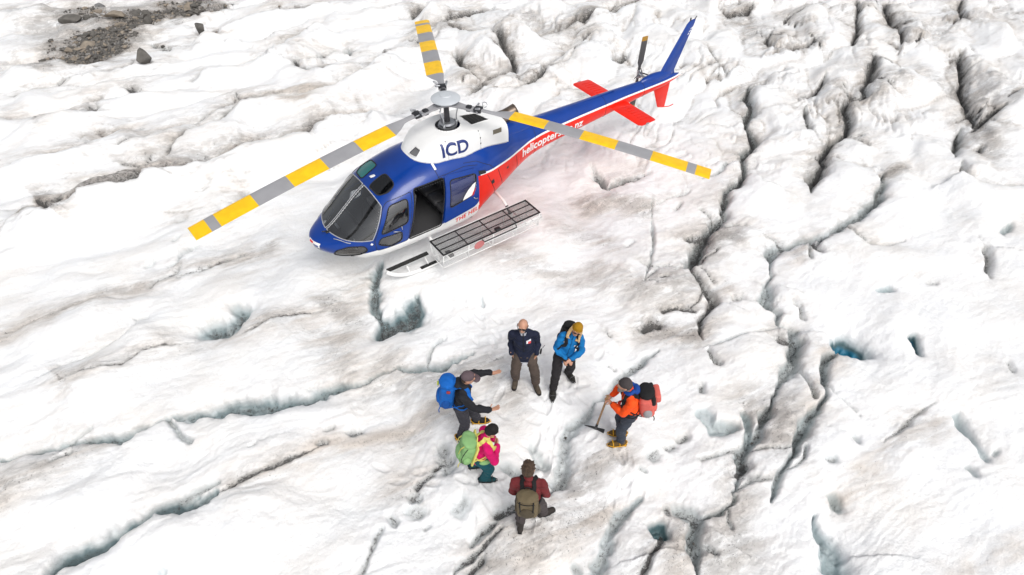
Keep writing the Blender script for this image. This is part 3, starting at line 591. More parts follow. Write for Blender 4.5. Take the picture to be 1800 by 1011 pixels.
ST = np.array([  # x, bottom, waist, top, half width, exponent top, exponent bottom
 (3.335, .985, 1.0, 1.015, .015, 2.0, 2.0), (3.31, .90, 1.0, 1.06, .15, 2.0, 2.0), (3.24, .82, 1.0, 1.10, .29, 2.0, 2.1), (3.12, .74, .99, 1.135, .43, 2.1, 2.2), (2.96, .67, .98, 1.17, .57, 2.2, 2.3),
 (2.75, .61, .99, 1.30, .70, 2.3, 2.4), (2.5, 0.53, 1.02, 1.50, .815, 2.4, 3.5), (2.25, 0.505, 1.05, 1.70, .885, 2.5, 3.7), (2.0, 0.495, 1.08, 1.87, .92, 2.6, 3.8), (1.75, 0.49, 1.1, 2.00, .93, 2.7, 3.9),
 (1.4, 0.485, 1.13, 2.12, .94, 2.75, 3.9), (.9, 0.485, 1.15, 2.21, .94, 2.8, 3.9), (.4, 0.485, 1.15, 2.245, .94, 2.8, 3.9), (0, 0.505, 1.18, 2.245, .93, 2.8, 3.8), (-.35, .62, 1.24, 2.235, .885, 3.1, 2.7),
 (-.7, .74, 1.33, 2.20, .80, 3.5, 2.5), (-1.1, .89, 1.42, 2.14, .685, 3.5, 2.5), (-1.5, 1.02, 1.49, 2.04, .535, 2.9, 2.6), (-1.9, 1.13, 1.53, 1.965, .41, 2.4, 2.7), (-2.4, 1.20, 1.56, 1.92, .33, 2.2, 2.7), (-3.4, 1.29, 1.59, 1.90, .28, 2.2, 2.6),
 (-4.6, 1.38, 1.62, 1.88, .23, 2.2, 2.4), (-5.6, 1.47, 1.66, 1.85, .18, 2.2, 2.2), (-6.3, 1.51, 1.67, 1.82, .145, 2.2, 2.2), (-6.8, 1.58, 1.67, 1.76, .09, 2.1, 2.1), (-7.06, 1.635, 1.67, 1.70, .035, 2, 2)])
def herm(x, X, Yv):
    X = np.asarray(X); Yv = np.asarray(Yv); d = np.diff(Yv)/np.diff(X); m = np.zeros_like(Yv)
    m[1:-1] = np.where(d[:-1]*d[1:] > 0, 2*d[:-1]*d[1:]/np.where(np.abs(d[:-1]+d[1:]) < 1e-9, 1e-9, d[:-1]+d[1:]), 0); m[0] = d[0]; m[-1] = d[-1]
    i = np.clip(np.searchsorted(X, x)-1, 0, len(X)-2); h = X[i+1]-X[i]; t = (x-X[i])/h
    return (1+2*t)*(1-t)**2*Yv[i] + t*(1-t)**2*h*m[i] + t*t*(3-2*t)*Yv[i+1] + t*t*(t-1)*h*m[i+1]
def section(x, S=ST):
    o = np.argsort(S[:, 0]); return [float(herm(np.array([x]), S[o, 0], S[o, k])[0]) for k in range(1, 7)]
def ring(x, n=132, S=ST, grow=0.):
    zb, zc, zt, w, et, eb = section(x, S); pts = []
    for i in range(n):
        th = 2*math.pi*i/n; s, c = math.sin(th), math.cos(th); e = et if c >= 0 else eb
        yy = math.copysign(abs(s)**(2/e), s)*(w+grow); zz = abs(c)**(2/e)
        pts.append(V((x, yy, zc + zz*(zt-zc+grow) if c >= 0 else zc - zz*(zc-zb+grow))))
    return pts
def round_poly(pts, r, n=5):
    out = []; N = len(pts)
    for i in range(N):
        p = np.array(pts[i], float); a = np.array(pts[i-1], float)-p; b = np.array(pts[(i+1) % N], float)-p
        la, lb = np.linalg.norm(a), np.linalg.norm(b); rr = min(r, la*.45, lb*.45); a = p+a/la*rr; b = p+b/lb*rr
        for k in range(n+1):
            t = k/n; out.append(tuple((1-t)**2*a + 2*t*(1-t)*p + t*t*b))
    return out
def inside(poly, u, v):
    s = 0
    for i in range(len(poly)):
        a, b = poly[i-1], poly[i]; c = (b[0]-a[0])*(v-a[1]) - (b[1]-a[1])*(u-a[0])
        if abs(c) < 1e-9: continue
        if s == 0: s = 1 if c > 0 else -1
        elif (c > 0) != (s > 0): return False
    return True
def imprint(bm, poly, lay, idn, axis=1, side=0, over=.02):
    """cut a convex outline, seen along AXIS, into the skin and mark what lies inside"""
    o = [k for k in range(3) if k != axis]
    lo = [min(p[k] for p in poly)-.01 for k in (0, 1)]; hi = [max(p[k] for p in poly)+.01 for k in (0, 1)]
    def cand():
        r = []
        for f in bm.faces:
            c = f.calc_center_median()
            if side and c[axis]*side < over: continue
            us = [v.co[o[0]] for v in f.verts]; vs = [v.co[o[1]] for v in f.verts]
            if max(us) < lo[0] or min(us) > hi[0] or max(vs) < lo[1] or min(vs) > hi[1]: continue
            r.append(f)
        return r
    for i in range(len(poly)):
        a, b = poly[i-1], poly[i]
        if math.dist(a, b) < 1e-5: continue
        fs = cand(); no = V((0, 0, 0)); no[o[0]] = -(b[1]-a[1]); no[o[1]] = b[0]-a[0]; co = V((0, 0, 0)); co[o[0]], co[o[1]] = a
        # only the faces that the edge's own stretch can touch
        m0 = [min(a[k], b[k])-.02 for k in (0, 1)]; m1 = [max(a[k], b[k])+.02 for k in (0, 1)]
        fs = [f for f in fs if not (max(v.co[o[0]] for v in f.verts) < m0[0] or min(v.co[o[0]] for v in f.verts) > m1[0] or max(v.co[o[1]] for v in f.verts) < m0[1] or min(v.co[o[1]] for v in f.verts) > m1[1])]
        if not fs: continue
        es = {e for f in fs for e in f.edges}; vs = {v for f in fs for v in f.verts}
        bmesh.ops.bisect_plane(bm, geom=list(fs)+list(es)+list(vs), dist=1e-5, plane_co=co, plane_no=no.normalized())
    n = 0
    for f in cand():
        c = f.calc_center_median()
        if inside(poly, c[o[0]], c[o[1]]): f[lay] = idn; n += 1
    return n
def surf_normals(P, S=ST):
    """true normals of the lofted body at points on it"""
    o = np.argsort(S[:, 0]); X = S[o, 0]
    def F(x, y, z):
        x = np.clip(x, X[0]+1e-4, X[-1]-1e-4); zb, zc, zt, w, et, eb = [herm(x, X, S[o, k]) for k in range(1, 7)]
        upp = z >= zc; e = np.where(upp, et, eb); h = np.where(upp, zt-zc, zc-zb)
        return (np.abs(y)/w)**e + (np.abs(z-zc)/h)**e
    d = 2e-4; x, y, z = P[:, 0], P[:, 1], P[:, 2]
    g = np.stack([F(x+d, y, z)-F(x-d, y, z), F(x, y+d, z)-F(x, y-d, z), F(x, y, z+d)-F(x, y, z-d)], 1)
    return g/np.maximum(np.linalg.norm(g, axis=1, keepdims=True), 1e-12)
def shell(name, bm, sel, idx, mats, parent, push=0., thick=0., S=ST, inner=0):
    """the chosen faces as a sheet (or a plate of some thickness) shaded with the body's true curvature"""
    vm = {}; co = []; faces = []; mi = []; use = {}
    for f in bm.faces:
        if not sel(f): continue
        q = []
        for v in f.verts:
            if v not in vm: vm[v] = len(co); co.append(v.co[:])
            q.append(vm[v])
        faces.append(q); mi.append(idx(f))
        for e in f.edges: use.setdefault(e, []).append((f, idx(f)))
    co = np.array(co); N = surf_normals(co, S); out = co+N*push; V_ = [out]; NN = [N]; n = len(co)
    if thick:
        V_.append(out-N*thick); NN.append(-N); faces += [[n+k for k in q[::-1]] for q in faces[:]]; mi += [m_+inner for m_ in mi]; base = 2*n; rv, rn = [], []
        for e, us in use.items():
            if len(us) != 1: continue
            f, m_ = us[0]; lp = [l for l in f.loops if l.edge == e][0]; a, b = vm[lp.vert], vm[lp.link_loop_next.vert]
            q = [out[b], out[a], out[a]-N[a]*thick, out[b]-N[b]*thick]; nn = np.cross(q[1]-q[0], q[3]-q[0]); nn = nn/max(np.linalg.norm(nn), 1e-12)
            rv += q; rn += [nn]*4; faces.append([base, base+1, base+2, base+3]); base += 4; mi.append(m_)
        if rv: V_.append(np.array(rv)); NN.append(np.array(rn))
    V_ = np.concatenate(V_); NN = np.concatenate(NN)
    me = bpy.data.meshes.new(name); me.from_pydata(V_.tolist(), [], faces); me.polygons.foreach_set('material_index', mi); me.update()
    o = finish(name, me, mats, parent); me.normals_split_custom_set_from_vertices(NN.tolist()); return o
def extract(bm, lay, ids, name, mats, parent, push=0., thick=.012, midx=0, S=ST):
    return shell(name, bm, lambda f: f[lay] in ids, lambda f: 0, mats, parent, push, thick, S)
def border(bm, lay, idn, name, M, parent, r=.011, push=.003):
    """a seal that runs round the marked region"""
    es = [e for e in bm.edges if len(e.link_faces) == 2 and (e.link_faces[0][lay] == idn) != (e.link_faces[1][lay] == idn)]
    nb = bmesh.new()
    for e in es:
        a, b = e.verts
        if (a.co-b.co).length < 1e-4: continue
        tube(nb, [a.co+a.normal*push, b.co+b.normal*push], r, 5, hint=a.normal)
    return obj(name, nb, M, parent)

xs = sorted(set(list(np.round(np.linspace(3.335, 2.9, 14), 4)) + list(np.round(np.linspace(2.9, -1.9, 84), 4)) + list(np.round(np.linspace(-1.9, -7.06, 36), 4))), reverse=True)
hb = bmesh.new(); LAY = None
loft(hb, [ring(x) for x in xs]); bmesh.ops.recalc_face_normals(hb, faces=hb.faces[:]); hb.normal_update()
LAY = hb.faces.layers.int.new('part'); PNT = hb.faces.layers.int.new('paint')
# livery outlines first: white belly, red tail, white sweep between
imprint(hb, [(3.6, .60), (-.16, .60), (-.16, .70), (3.6, .84)], PNT, 1)
imprint(hb, [(2.9, .62), (.8, .60), (.8, .90), (2.2, .875), (2.9, .81)], PNT, 1); imprint(hb, [(.805, .60), (-.16, .60), (-.16, 1.08), (.805, .90)], PNT, 1)
imprint(hb, [(3.6, .30), (3.6, .605), (-.16, .605), (-.16, .30)], PNT, 1)
for (a, b) in (((-.13, 1.69), (-.55, 1.65)), ((-.55, 1.65), (-1.5, 1.65)), ((-1.5, 1.65), (-2.2, 1.675)), ((-2.2, 1.675), (-3.4, 1.705)), ((-3.4, 1.705), (-5.0, 1.715)), ((-5.0, 1.715), (-7.1, 1.68))):
    imprint(hb, [a, b, (b[0], .2), (a[0], .2)], PNT, 2)
for (a, b) in (((-.22, 1.70), (-.55, 1.665)), ((-.55, 1.665), (-1.5, 1.665)), ((-1.5, 1.665), (-2.2, 1.69)), ((-2.2, 1.69), (-3.4, 1.715)), ((-3.4, 1.715), (-5.0, 1.725)), ((-5.0, 1.725), (-7.1, 1.688))):
    t = .022
    imprint(hb, [(a[0], a[1]+t), (b[0], b[1]+t), (b[0], b[1]-t), (a[0], a[1]-t)], PNT, 1)
# glazing and doors
imprint(hb, [(3.5, 1.185), (2.36, 1.145), (1.99, 1.715), (2.02, 1.855), (2.25, 2.2), (3.5, 2.2)], LAY, 1)
DOOR = round_poly([(1.88, 1.775), (1.37, 1.87), (1.64, .86), (2.31, .86), (2.33, 1.12), (2.0, 1.675)], .05, 4)
DW = round_poly([(1.87, 1.715), (1.48, 1.785), (1.59, 1.29), (2.19, 1.22)], .09)
LW = round_poly([(2.28, 1.01), (2.20, 1.15), (1.74, 1.14), (1.77, .92), (2.02, .875)], .07)
CHIN = round_poly([(3.07, .83), (3.03, .97), (2.80, 1.055), (2.53, 1.04), (2.48, .91), (2.68, .81), (2.92, .785)], .06)
OPEN = round_poly([(1.30, 1.895), (.63, 1.925), (.84, .865), (1.61, .86)], .05, 4)
SLIDE = round_poly([(.62, 1.94), (-.13, 1.88), (-.09, 1.12), (.03, 1.05), (.81, .94)], .06, 4)
SW = round_poly([(.535, 1.845), (-.08, 1.79), (-.05, 1.62), (.06, 1.36), (.63, 1.27)], .07)
for sd_ in (1, -1):
    s = 0 if sd_ > 0 else 20
    imprint(hb, DOOR, LAY, 2+s, 1, sd_); imprint(hb, DW, LAY, 3+s, 1, sd_); imprint(hb, LW, LAY, 4+s, 1, sd_); imprint(hb, CHIN, LAY, 5+s, 1, sd_)
    if sd_ > 0: imprint(hb, OPEN, LAY, 6, 1, 1)
    imprint(hb, SW, LAY, 8+s, 1, sd_)
    RW = round_poly([(1.985, sd_*.15), (1.95, sd_*.50), (1.74, sd_*.585), (1.58, sd_*.53), (1.60, sd_*.16)], .09)
    imprint(hb, RW, LAY, 7+s, 2, 1, 1.5)
imprint(hb, [(3.5, .022), (3.5, -.022), (1.5, -.022), (1.5, .022)], PNT, 9, 2, 1, 1.05)
hb.normal_update()
for f in hb.faces:
    if f[LAY] == 1: f[LAY] = 11 if f[PNT] == 9 else (1 if f.calc_center_median().y > 0 else 21)
    if f[PNT] == 9: f[PNT] = 0
GL = {1, 21, 11, 3, 23, 4, 24, 5, 25, 6, 7, 27, 28, 2}
def skin(name, sel, parent, thick=.03):
    return shell(name, hb, sel, lambda f: f[PNT], [BLUE, WHITE, RED, DARK, DARK, DARK], parent, 0., thick, ST, 3)
fus = skin('fuselage', lambda f: f[LAY] not in GL and f.calc_center_median().x > -1.9, heli)
boom = skin('tail_boom', lambda f: f.calc_center_median().x <= -1.9, heli, .01)
HBVH = BVHTree.FromBMesh(hb)
w1 = extract(hb, LAY, {1}, 'windscreen', GLASS, heli, -.004, 0); w2 = extract(hb, LAY, {21}, 'windscreen', GLASS, heli, -.004, 0)
border(hb, LAY, 1, 'seal', PALE, w1, .010); border(hb, LAY, 21, 'seal', PALE, w2, .010)
post = extract(hb, LAY, {11}, 'windscreen_post', BLACK, heli, .004, .05)
for i in (0, 1):
    nb = bmesh.new()
    for k in range(15):
        x = 2.06 + .055*k
        h = HBVH.ray_cast(V((x, (-.034, .034)[i], 4)), V((0, 0, -1)))
        if h[0]: ell(nb, h[0], (.007, .007, .007), sub=1)
    rv = obj('rivet_row', nb, WHITE, post); rv['kind'] = 'stuff'
for s in (0, 20):
    sg = 1 if s == 0 else -1
    if s == 0:
        fd = extract(hb, LAY, {2}, 'front_door', [BLUE, DARK], heli, .006, .03)
        bordr = border(hb, LAY, 2, 'door_seal', SEAL, fd, .007); bordr['kind'] = 'stuff'
    else: fd = fus
    g = extract(hb, LAY, {3+s}, 'door_window', GLASS, fd, 0, 0); border(hb, LAY, 3+s, 'window_seal', SEAL, fd, .012, .007)
    g = extract(hb, LAY, {4+s}, 'lower_window', GLASS, fd, 0, 0); border(hb, LAY, 4+s, 'window_seal', SEAL, fd, .012, .007)
    c = extract(hb, LAY, {5+s}, 'chin_window', GLASS, heli, 0, 0); border(hb, LAY, 5+s, 'seal', SEAL, c, .013)
    rw = extract(hb, LAY, {7+s}, 'roof_window', ROOFG if s == 0 else TEALG, heli, 0, 0); border(hb, LAY, 7+s, 'seal', SEAL, rw, .013)
extract(hb, LAY, {28}, 'rear_window', BLUEG, fus, 0, 0)
def outer(x, z, sgn=1):
    h = HBVH.ray_cast(V((x, 3*sgn, z)), V((0, -sgn, 0))); return (h[0], h[1]) if h[0] else (None, None)
# the door opening's dark sill and rails
border(hb, LAY, 6, 'door_frame', SEAL, fus, .014, -.004)
# sliding door, pushed back and standing proud of the skin
sb = bmesh.new(); loft(sb, [ring(x, 120) for x in np.linspace(.95, -.25, 30)], caps=False); bmesh.ops.recalc_face_normals(sb, faces=sb.faces[:])
SL = sb.faces.layers.int.new('part'); imprint(sb, SLIDE, SL, 1, 1, 1); imprint(sb, SW, SL, 2, 1, 1); sb.normal_update()
sb.faces.ensure_lookup_table()
if sb.faces[0].normal.dot(sb.faces[0].calc_center_median()-V((.9, 0, 1.3))) < 0: bmesh.ops.reverse_faces(sb, faces=sb.faces[:]); sb.normal_update()
sld = extract(sb, SL, {1}, 'sliding_door', [BLUE], heli, .055, .035)
sw_ = extract(sb, SL, {2}, 'door_window', BLUEG, sld, .05, 0); border(sb, SL, 2, 'window_seal', SEAL, sld, .012, .056)
SB = BVHTree.FromBMesh(sb)
def decal(name, poly, M, parent, bvh, off, direction=(0, -1, 0), start=3., res=.05):
    """a flat printed shape laid on a curved skin: outline in x,z"""
    nb = bmesh.new(); vs = [nb.verts.new((p[0], 0, p[1])) for p in poly]; nb.faces.new(vs)
    return drape(name, nb, M, parent, bvh, off, direction, start, res)
def drape(name, nb, M, parent, bvh, off, direction=(0, -1, 0), start=3., res=.05):
    d = V(direction); bmesh.ops.triangulate(nb, faces=nb.faces[:])
    for ax in (0, 2):
        lo = min(v.co[ax] for v in nb.verts); hi = max(v.co[ax] for v in nb.verts); k = lo+res
        while k < hi:
            co = V((0, 0, 0)); co[ax] = k; no = V((0, 0, 0)); no[ax] = 1
            bmesh.ops.bisect_plane(nb, geom=nb.verts[:]+nb.edges[:]+nb.faces[:], plane_co=co, plane_no=no); k += res
    for v in nb.verts:
        o_ = V(v.co) - d*start; h = bvh.ray_cast(o_, d)
        if h[0]: v.co = h[0] + (h[1] if h[1].dot(d) < 0 else -h[1])*off
    return obj(name, nb, M, parent, smooth=False)
def text(s, size, M, parent, bvh, off, x0, z0, ang=0., name='lettering', shear=0., bold=0., spacing=1., res=.05, flip=1):
    cu = bpy.data.curves.new('txt', 'FONT'); cu.body = s; cu.size = size; cu.shear = shear; cu.offset = bold; cu.space_character = spacing
    t = bpy.data.objects.new('txt', cu); COL.objects.link(t); dg = bpy.context.evaluated_depsgraph_get(); dg.update()
    me = bpy.data.meshes.new_from_object(t.evaluated_get(dg)); bpy.data.objects.remove(t)
    nb = bmesh.new(); nb.from_mesh(me); bpy.data.meshes.remove(me); c, s_ = math.cos(ang), math.sin(ang)
    for v in nb.verts:
        u, w = v.co.x, v.co.y; v.co = V((x0 - (u*c - w*s_), 0, z0 + u*s_ + w*c))
    return drape(name, nb, M, parent, bvh, off, res=res)
# emblem on the sliding door window: white sail with a red edge
decal('emblem', [(.33, 1.315), (.27, 1.42), (.17, 1.52), (.05, 1.60), (-.06, 1.64), (-.04, 1.56), (.04, 1.38)], WHITE, sld, SB, .060)
decal('emblem', [(.10, 1.345), (.06, 1.43), (.0, 1.50), (-.03, 1.52), (.04, 1.37)], RED, sld, SB, .064)
nb = bmesh.new(); p, _ = outer(.02, 1.28); tube(nb, [p+V((.03, .075, .03)), p+V((0, .09, -.01)), p+V((-.06, .09, -.02))], .010, 6); obj('door_handle', nb, STEEL, sld)
# front door handle, hinge, small marks
nb = bmesh.new(); p, _ = outer(1.86, 1.2); tube(nb, [p+V((.07, .02, .02)), p+V((0, .035, .0)), p+V((-.07, .03, -.03))], .010, 6); p, _ = outer(1.74, 1.22); tube(nb, [p+V((.0, .02, .05)), p+V((0, .03, -.02))], .009, 6); obj('door_handle', nb, STEEL, fd if False else heli)
decal('placard', [(2.42, 1.05), (2.39, 1.09), (2.36, 1.05), (2.39, 1.02)], WHITE, fus, HBVH, .004)
text('THE HELI', .15, RED, fus, HBVH, .006, .50, .775, .16, shear=.25, bold=.003, spacing=1.05, res=.04)
text('helicopters.co.nz', .28, WHITE, boom, HBVH, .006, -1.57, 1.425, .016, bold=.007, spacing=1.02, res=.04)
# nose plate with its little flag
def nose_patch(name, y0, y1, z0, z1, M, off):
    nb = bmesh.new(); n = 8; g = [[None]*(n+1) for _ in range(4)]
    for j in range(4):
        for i in range(n+1):
            y = y0+(y1-y0)*i/n; z = z0+(z1-z0)*j/3; h = HBVH.ray_cast(V((5, y, z)), V((-1, 0, 0))); g[j][i] = nb.verts.new(h[0]+h[1]*off)
    for j in range(3):
        for i in range(n): nb.faces.new((g[j][i], g[j][i+1], g[j+1][i+1], g[j+1][i]))
    return obj(name, nb, M, fus)
nose_patch('nose_plate', -.06, .26, .955, 1.06, WHITE, .006); nose_patch('plate_print', -.03, .09, 1.005, 1.045, RED, .009); nose_patch('plate_print', .10, .23, .975, 1.015, BLUE, .009)
nose_patch('landing_light', -.05, .24, .86, .93, mat('lamp_glass', (.35, .36, .38), .1, metal=.3), .005)
nb = bmesh.new(); h = HBVH.ray_cast(V((3.0, .12, 4)), V((0, 0, -1)))[0]; tube(nb, [h, h+V((.02, 0, .05)), h+V((.10, 0, .07))], .012, 6); box(nb, h+V((-.02, 0, .01)), (.10, .07, .03), bev=.01); obj('pitot_tube', nb, DKMETAL, heli)
nb = bmesh.new(); h = HBVH.ray_cast(V((2.97, .40, 4)), V((0, 0, -1)))[0]; tube(nb, smooth_path([h+V((.0, -.05, .015)), h+V((-.05, .05, .035)), h+V((-.16, .22, .02)), h+V((-.22, .27, .01))], 4), .008, 5); obj('wiper', nb, PALE, heli)
h = HBVH.ray_cast(V((1.80, 0.02, 4)), V((0, 0, -1)))[0]; nb = bmesh.new(); box(nb, h+V((0, 0, .008)), (.13, .07, .02), bev=.008); obj('roof_marker', nb, WHITE, fus)
h = HBVH.ray_cast(V((.72, .60, 4)), V((0, 0, -1)))[0]; nb = bmesh.new(); box(nb, h+V((0, 0, .006)), (.05, .16, .02), Matrix.Rotation(-.5, 3, 'X'), bev=.006); obj('roof_step', nb, WHITE, fus)
# panel seams, hatch and vents on the rear flank
for pts in ([(.74, 2.10), (.72, 1.95), (.70, 1.90)], [(.74, 1.95), (.10, 1.97), (-.25, 1.90)], [(.10, 2.02), (-.2, 1.98), (-.5, 1.80), (-.62, 1.66)], [(-.40, 1.62), (-.62, 1.1), (-.66, .85)], [(-1.35, 1.60), (-1.42, 1.15)], [(-.72, 1.60), (-.9, 1.05)]):
    nb = bmesh.new(); pp = []
    for a, b in zip(pts, pts[1:]):
        for k in range(6):
            q, nn = outer(a[0]+(b[0]-a[0])*k/6, a[1]+(b[1]-a[1])*k/6)
            if q: pp.append(q+nn*.001)
    tube(nb, pp, .006, 4); obj('panel_seam', nb, SEAL, fus)
for xb in (-2.05, -4.28, -5.62):
    nb = bmesh.new(); tube(nb, ring(xb, 40, grow=.001)+[ring(xb, 40, grow=.001)[0]], .005, 4); obj('boom_seam', nb, SEAL, boom)
nb = bmesh.new()
for pts in ([(1.36, 1.86), (.62, 1.88)], [(-.45, 1.70), (-1.4, 1.66)], [(-1.45, 1.5), (-1.5, 1.2)], [(2.36, 1.20), (2.02, 1.72)]):
    n_ = int(math.dist(*pts)/.05)
    for k in range(n_+1):
        q, nn = outer(pts[0][0]+(pts[1][0]-pts[0][0])*k/n_, pts[0][1]+(pts[1][1]-pts[0][1])*k/n_)
        if q: ell(nb, q+nn*.001, (.006, .006, .006), sub=1)
rv = obj('rivet_row', nb, PALE, fus); rv['kind'] = 'stuff'
decal('vent', [(-.50, 1.42), (-.58, 1.43), (-.60, 1.33), (-.52, 1.32)], BLACK, fus, HBVH, .005); decal('vent', [(-.18, 1.80), (-.36, 1.75), (-.36, 1.68), (-.18, 1.71)], BLACK, fus, HBVH, .007); decal('vent', [(-1.0, 1.50), (-1.06, 1.51), (-1.06, 1.46), (-1.0, 1.45)], BLACK, fus, HBVH, .005)

# ---- cabin inside
def inner_plate(name, x, M, parent, t=.03):
    nb = bmesh.new(); r = ring(x, 48, grow=-.035); loft(nb, [r, [p-V((t, 0, 0)) for p in r]]); return obj(name, nb, M, parent, smooth=False)
inner_plate('bulkhead', .02, DARK, heli)
nb = bmesh.new(); loft(nb, [[V((x, -yy, .70)), V((x, yy, .70)), V((x, yy, .66)), V((x, -yy, .66))] for x, yy in ((.02, .84), (1.8, .84), (2.4, .72), (2.75, .5))]); obj('cabin_floor', nb, DARK, heli, smooth=False)
def seat(x, y, w):
    s = thing('s', '', ''); del s['label'], s['category']; s.name = 'seat'; s.parent = heli
    nb = bmesh.new(); box(nb, (x, y, .98), (.48, w, .14), bev=.05, seg=3); obj('cushion', nb, LEATHER, s)
    nb = bmesh.new(); box(nb, (x-.25, y, 1.33), (.13, w*.96, .66), Matrix.Rotation(-.2, 3, 'Y'), bev=.05, seg=3); obj('backrest', nb, LEATHER, s)
    nb = bmesh.new(); box(nb, (x-.02, y, .80), (.36, w*.8, .20), bev=.02); obj('seat_base', nb, DARK, s)
    nb = bmesh.new(); tube(nb, [(x-.15, y+w*.3, 1.62), (x-.14, y+w*.22, 1.35), (x-.05, y+w*.1, 1.06)], .022, 6, flat=.3); obj('seat_belt', nb, DKMETAL, s)
seat(1.55, .42, .48); seat(1.55, -.42, .48)
for yy in (.60, .2, -.2, -.60): seat(.42, yy, .38)
nb = bmesh.new(); box(nb, (2.46, -.05, .98), (.34, .70, .30), Matrix.Rotation(.4, 3, 'Y'), bev=.06, seg=3); box(nb, (2.30, 0, .80), (.7, .24, .26), bev=.03); obj('instrument_panel', nb, mat('panel_grey', (.05, .05, .052), .6), heli)
nb = bmesh.new(); box(nb, (2.37, -.05, 1.10), (.05, .64, .20), Matrix.Rotation(.4, 3, 'Y'), bev=.02); obj('instrument_face', nb, BLACK, heli)
for (x, y) in ((2.05, .42), (2.05, -.42)):
    nb = bmesh.new(); tube(nb, [(x, y, .70), (x-.05, y, .95), (x-.12, y, 1.12)], .014, 6); cap(nb, (x-.12, y, 1.12), (x-.14, y, 1.2), .022, .02); obj('cyclic_stick', nb, BLACK, heli)
for y in (.42, -.42):
    nb = bmesh.new(); box(nb, (2.62, y, .80), (.06, .24, .03), Matrix.Rotation(.6, 3, 'Y'), bev=.01); box(nb, (2.56, y+.08, .86), (.02, .07, .12), bev=.005); box(nb, (2.56, y-.08, .86), (.02, .07, .12), bev=.005); obj('pedals', nb, STEEL, heli)

# ---- cowling
CS = np.array([(1.14, 1.9, 2.0, 2.165, .20, 3, 3), (1.08, 1.9, 2.0, 2.235, .33, 3, 3), (.96, 1.9, 2.0, 2.31, .42, 3.4, 3), (.80, 1.9, 2.0, 2.41, .50, 4, 3), (.62, 1.9, 2.0, 2.49, .56, 5, 3),
               (.3, 1.9, 2.0, 2.525, .59, 6, 3), (0, 1.9, 2.0, 2.53, .625, 6.5, 3), (-.4, 1.88, 1.98, 2.53, .60, 6.5, 3), (-.8, 1.85, 1.96, 2.50, .585, 6, 3), (-1.16, 1.82, 1.93, 2.46, .55, 5, 3)])
CS[:, 0] = np.where(CS[:, 0] > .5, .5+(CS[:, 0]-.5)*.84, CS[:, 0])
cb = bmesh.new(); loft(cb, [ring(x, 96, CS) for x in np.linspace(CS[0, 0], -1.16, 56)]); bmesh.ops.recalc_face_normals(cb, faces=cb.faces[:])
CL = cb.faces.layers.int.new('part')
hole = [(.27*math.cos(2*math.pi*k/28), .27*math.sin(2*math.pi*k/28)) for k in range(28)]
imprint(cb, hole, CL, 1, 2, 1, 2.2)
imprint(cb, round_poly([(-.38, -.16), (-.40, .30), (-.86, .27), (-.74, -.10)], .03, 3), CL, 2, 2, 1, 2.2)
imprint(cb, [(-.74, 2.32), (-.76, 2.41), (-1.0, 2.39), (-.98, 2.30)], CL, 3, 1, 1)
imprint(cb, round_poly([(.05, 2.24), (.30, 2.24), (.28, 2.36), (.09, 2.36)], .03, 3), CL, 4, 0, 1)
cb.normal_update()
CBVH = BVHTree.FromBMesh(cb)
cowl = extract(cb, CL, {0}, 'engine_cowling', [WHITE], heli, 0, .02, 0, CS)
gr = extract(cb, CL, {2}, 'air_intake_grille', [mat('grille_mesh', (.025, .024, .022), .7, bump=.8, bscale=120)], heli, -.01, .02, 0, CS)
for k in range(5):
    nb = bmesh.new(); x = -.46-.08*k; a = CBVH.ray_cast(V((x, -.08, 4)), V((0, 0, -1)))[0]; b = CBVH.ray_cast(V((x, .27, 4)), V((0, 0, -1)))[0]; tube(nb, [a, b], .006, 4); obj('grille_bar', nb, DKMETAL, gr)
extract(cb, CL, {3}, 'side_vent', [mat('vent_bronze', (.16, .14, .10), .5)], cowl, -.012, .02, 0, CS); extract(cb, CL, {4}, 'front_intake', [mat('intake_grey', (.16, .16, .165), .6)], cowl, -.03, .02, 0, CS)
border(cb, CL, 4, 'intake_rim', WHITE, cowl, .012); border(cb, CL, 2, 'grille_rim', WHITE, gr, .010); border(cb, CL, 1, 'mast_hole_rim', WHITE, cowl, .012)
text('ICD', .36, mat('navy_print', (.012, .03, .16), .4), cowl, CBVH, .006, .50, 2.215, .0, bold=.010, spacing=1.0, res=.05)
for x in (.35, -.42):
    nb = bmesh.new(); pp = []
    for k in range(12):
        z = 2.08+.45*k/11; h = CBVH.ray_cast(V((x, 3, z)), V((0, -1, 0)))
        if h[0]: pp.append(h[0]+h[1]*.001)
    tube(nb, pp, .005, 4); obj('panel_seam', nb, PALE, cowl)
    nb = bmesh.new()
    for q in pp[1::3]: box(nb, q, (.02, .01, .03))
    lt = obj('latch_row', nb, DKMETAL, cowl); lt['kind'] = 'stuff'
# cowl skirt line on the roof
nb = bmesh.new(); pp = []
for k in range(40):
    x = 1.15 - 2.25*k/39; h = None
    zb, zc, zt, w, et, eb = section(min(x, CS[0, 0]-.001), CS)
    for zz in np.linspace(zt, 1.95, 50):
        a = CBVH.ray_cast(V((x, 3, zz)), V((0, -1, 0))); b = HBVH.ray_cast(V((x, 3, zz)), V((0, -1, 0)))
        if a[0] and b[0] and b[0].y > a[0].y: h = a[0]; break
    if h: pp.append(h+V((0, .004, 0)))
if len(pp) > 4: tube(nb, pp, .012, 5); obj('cowling_seal', nb, PALE, heli)
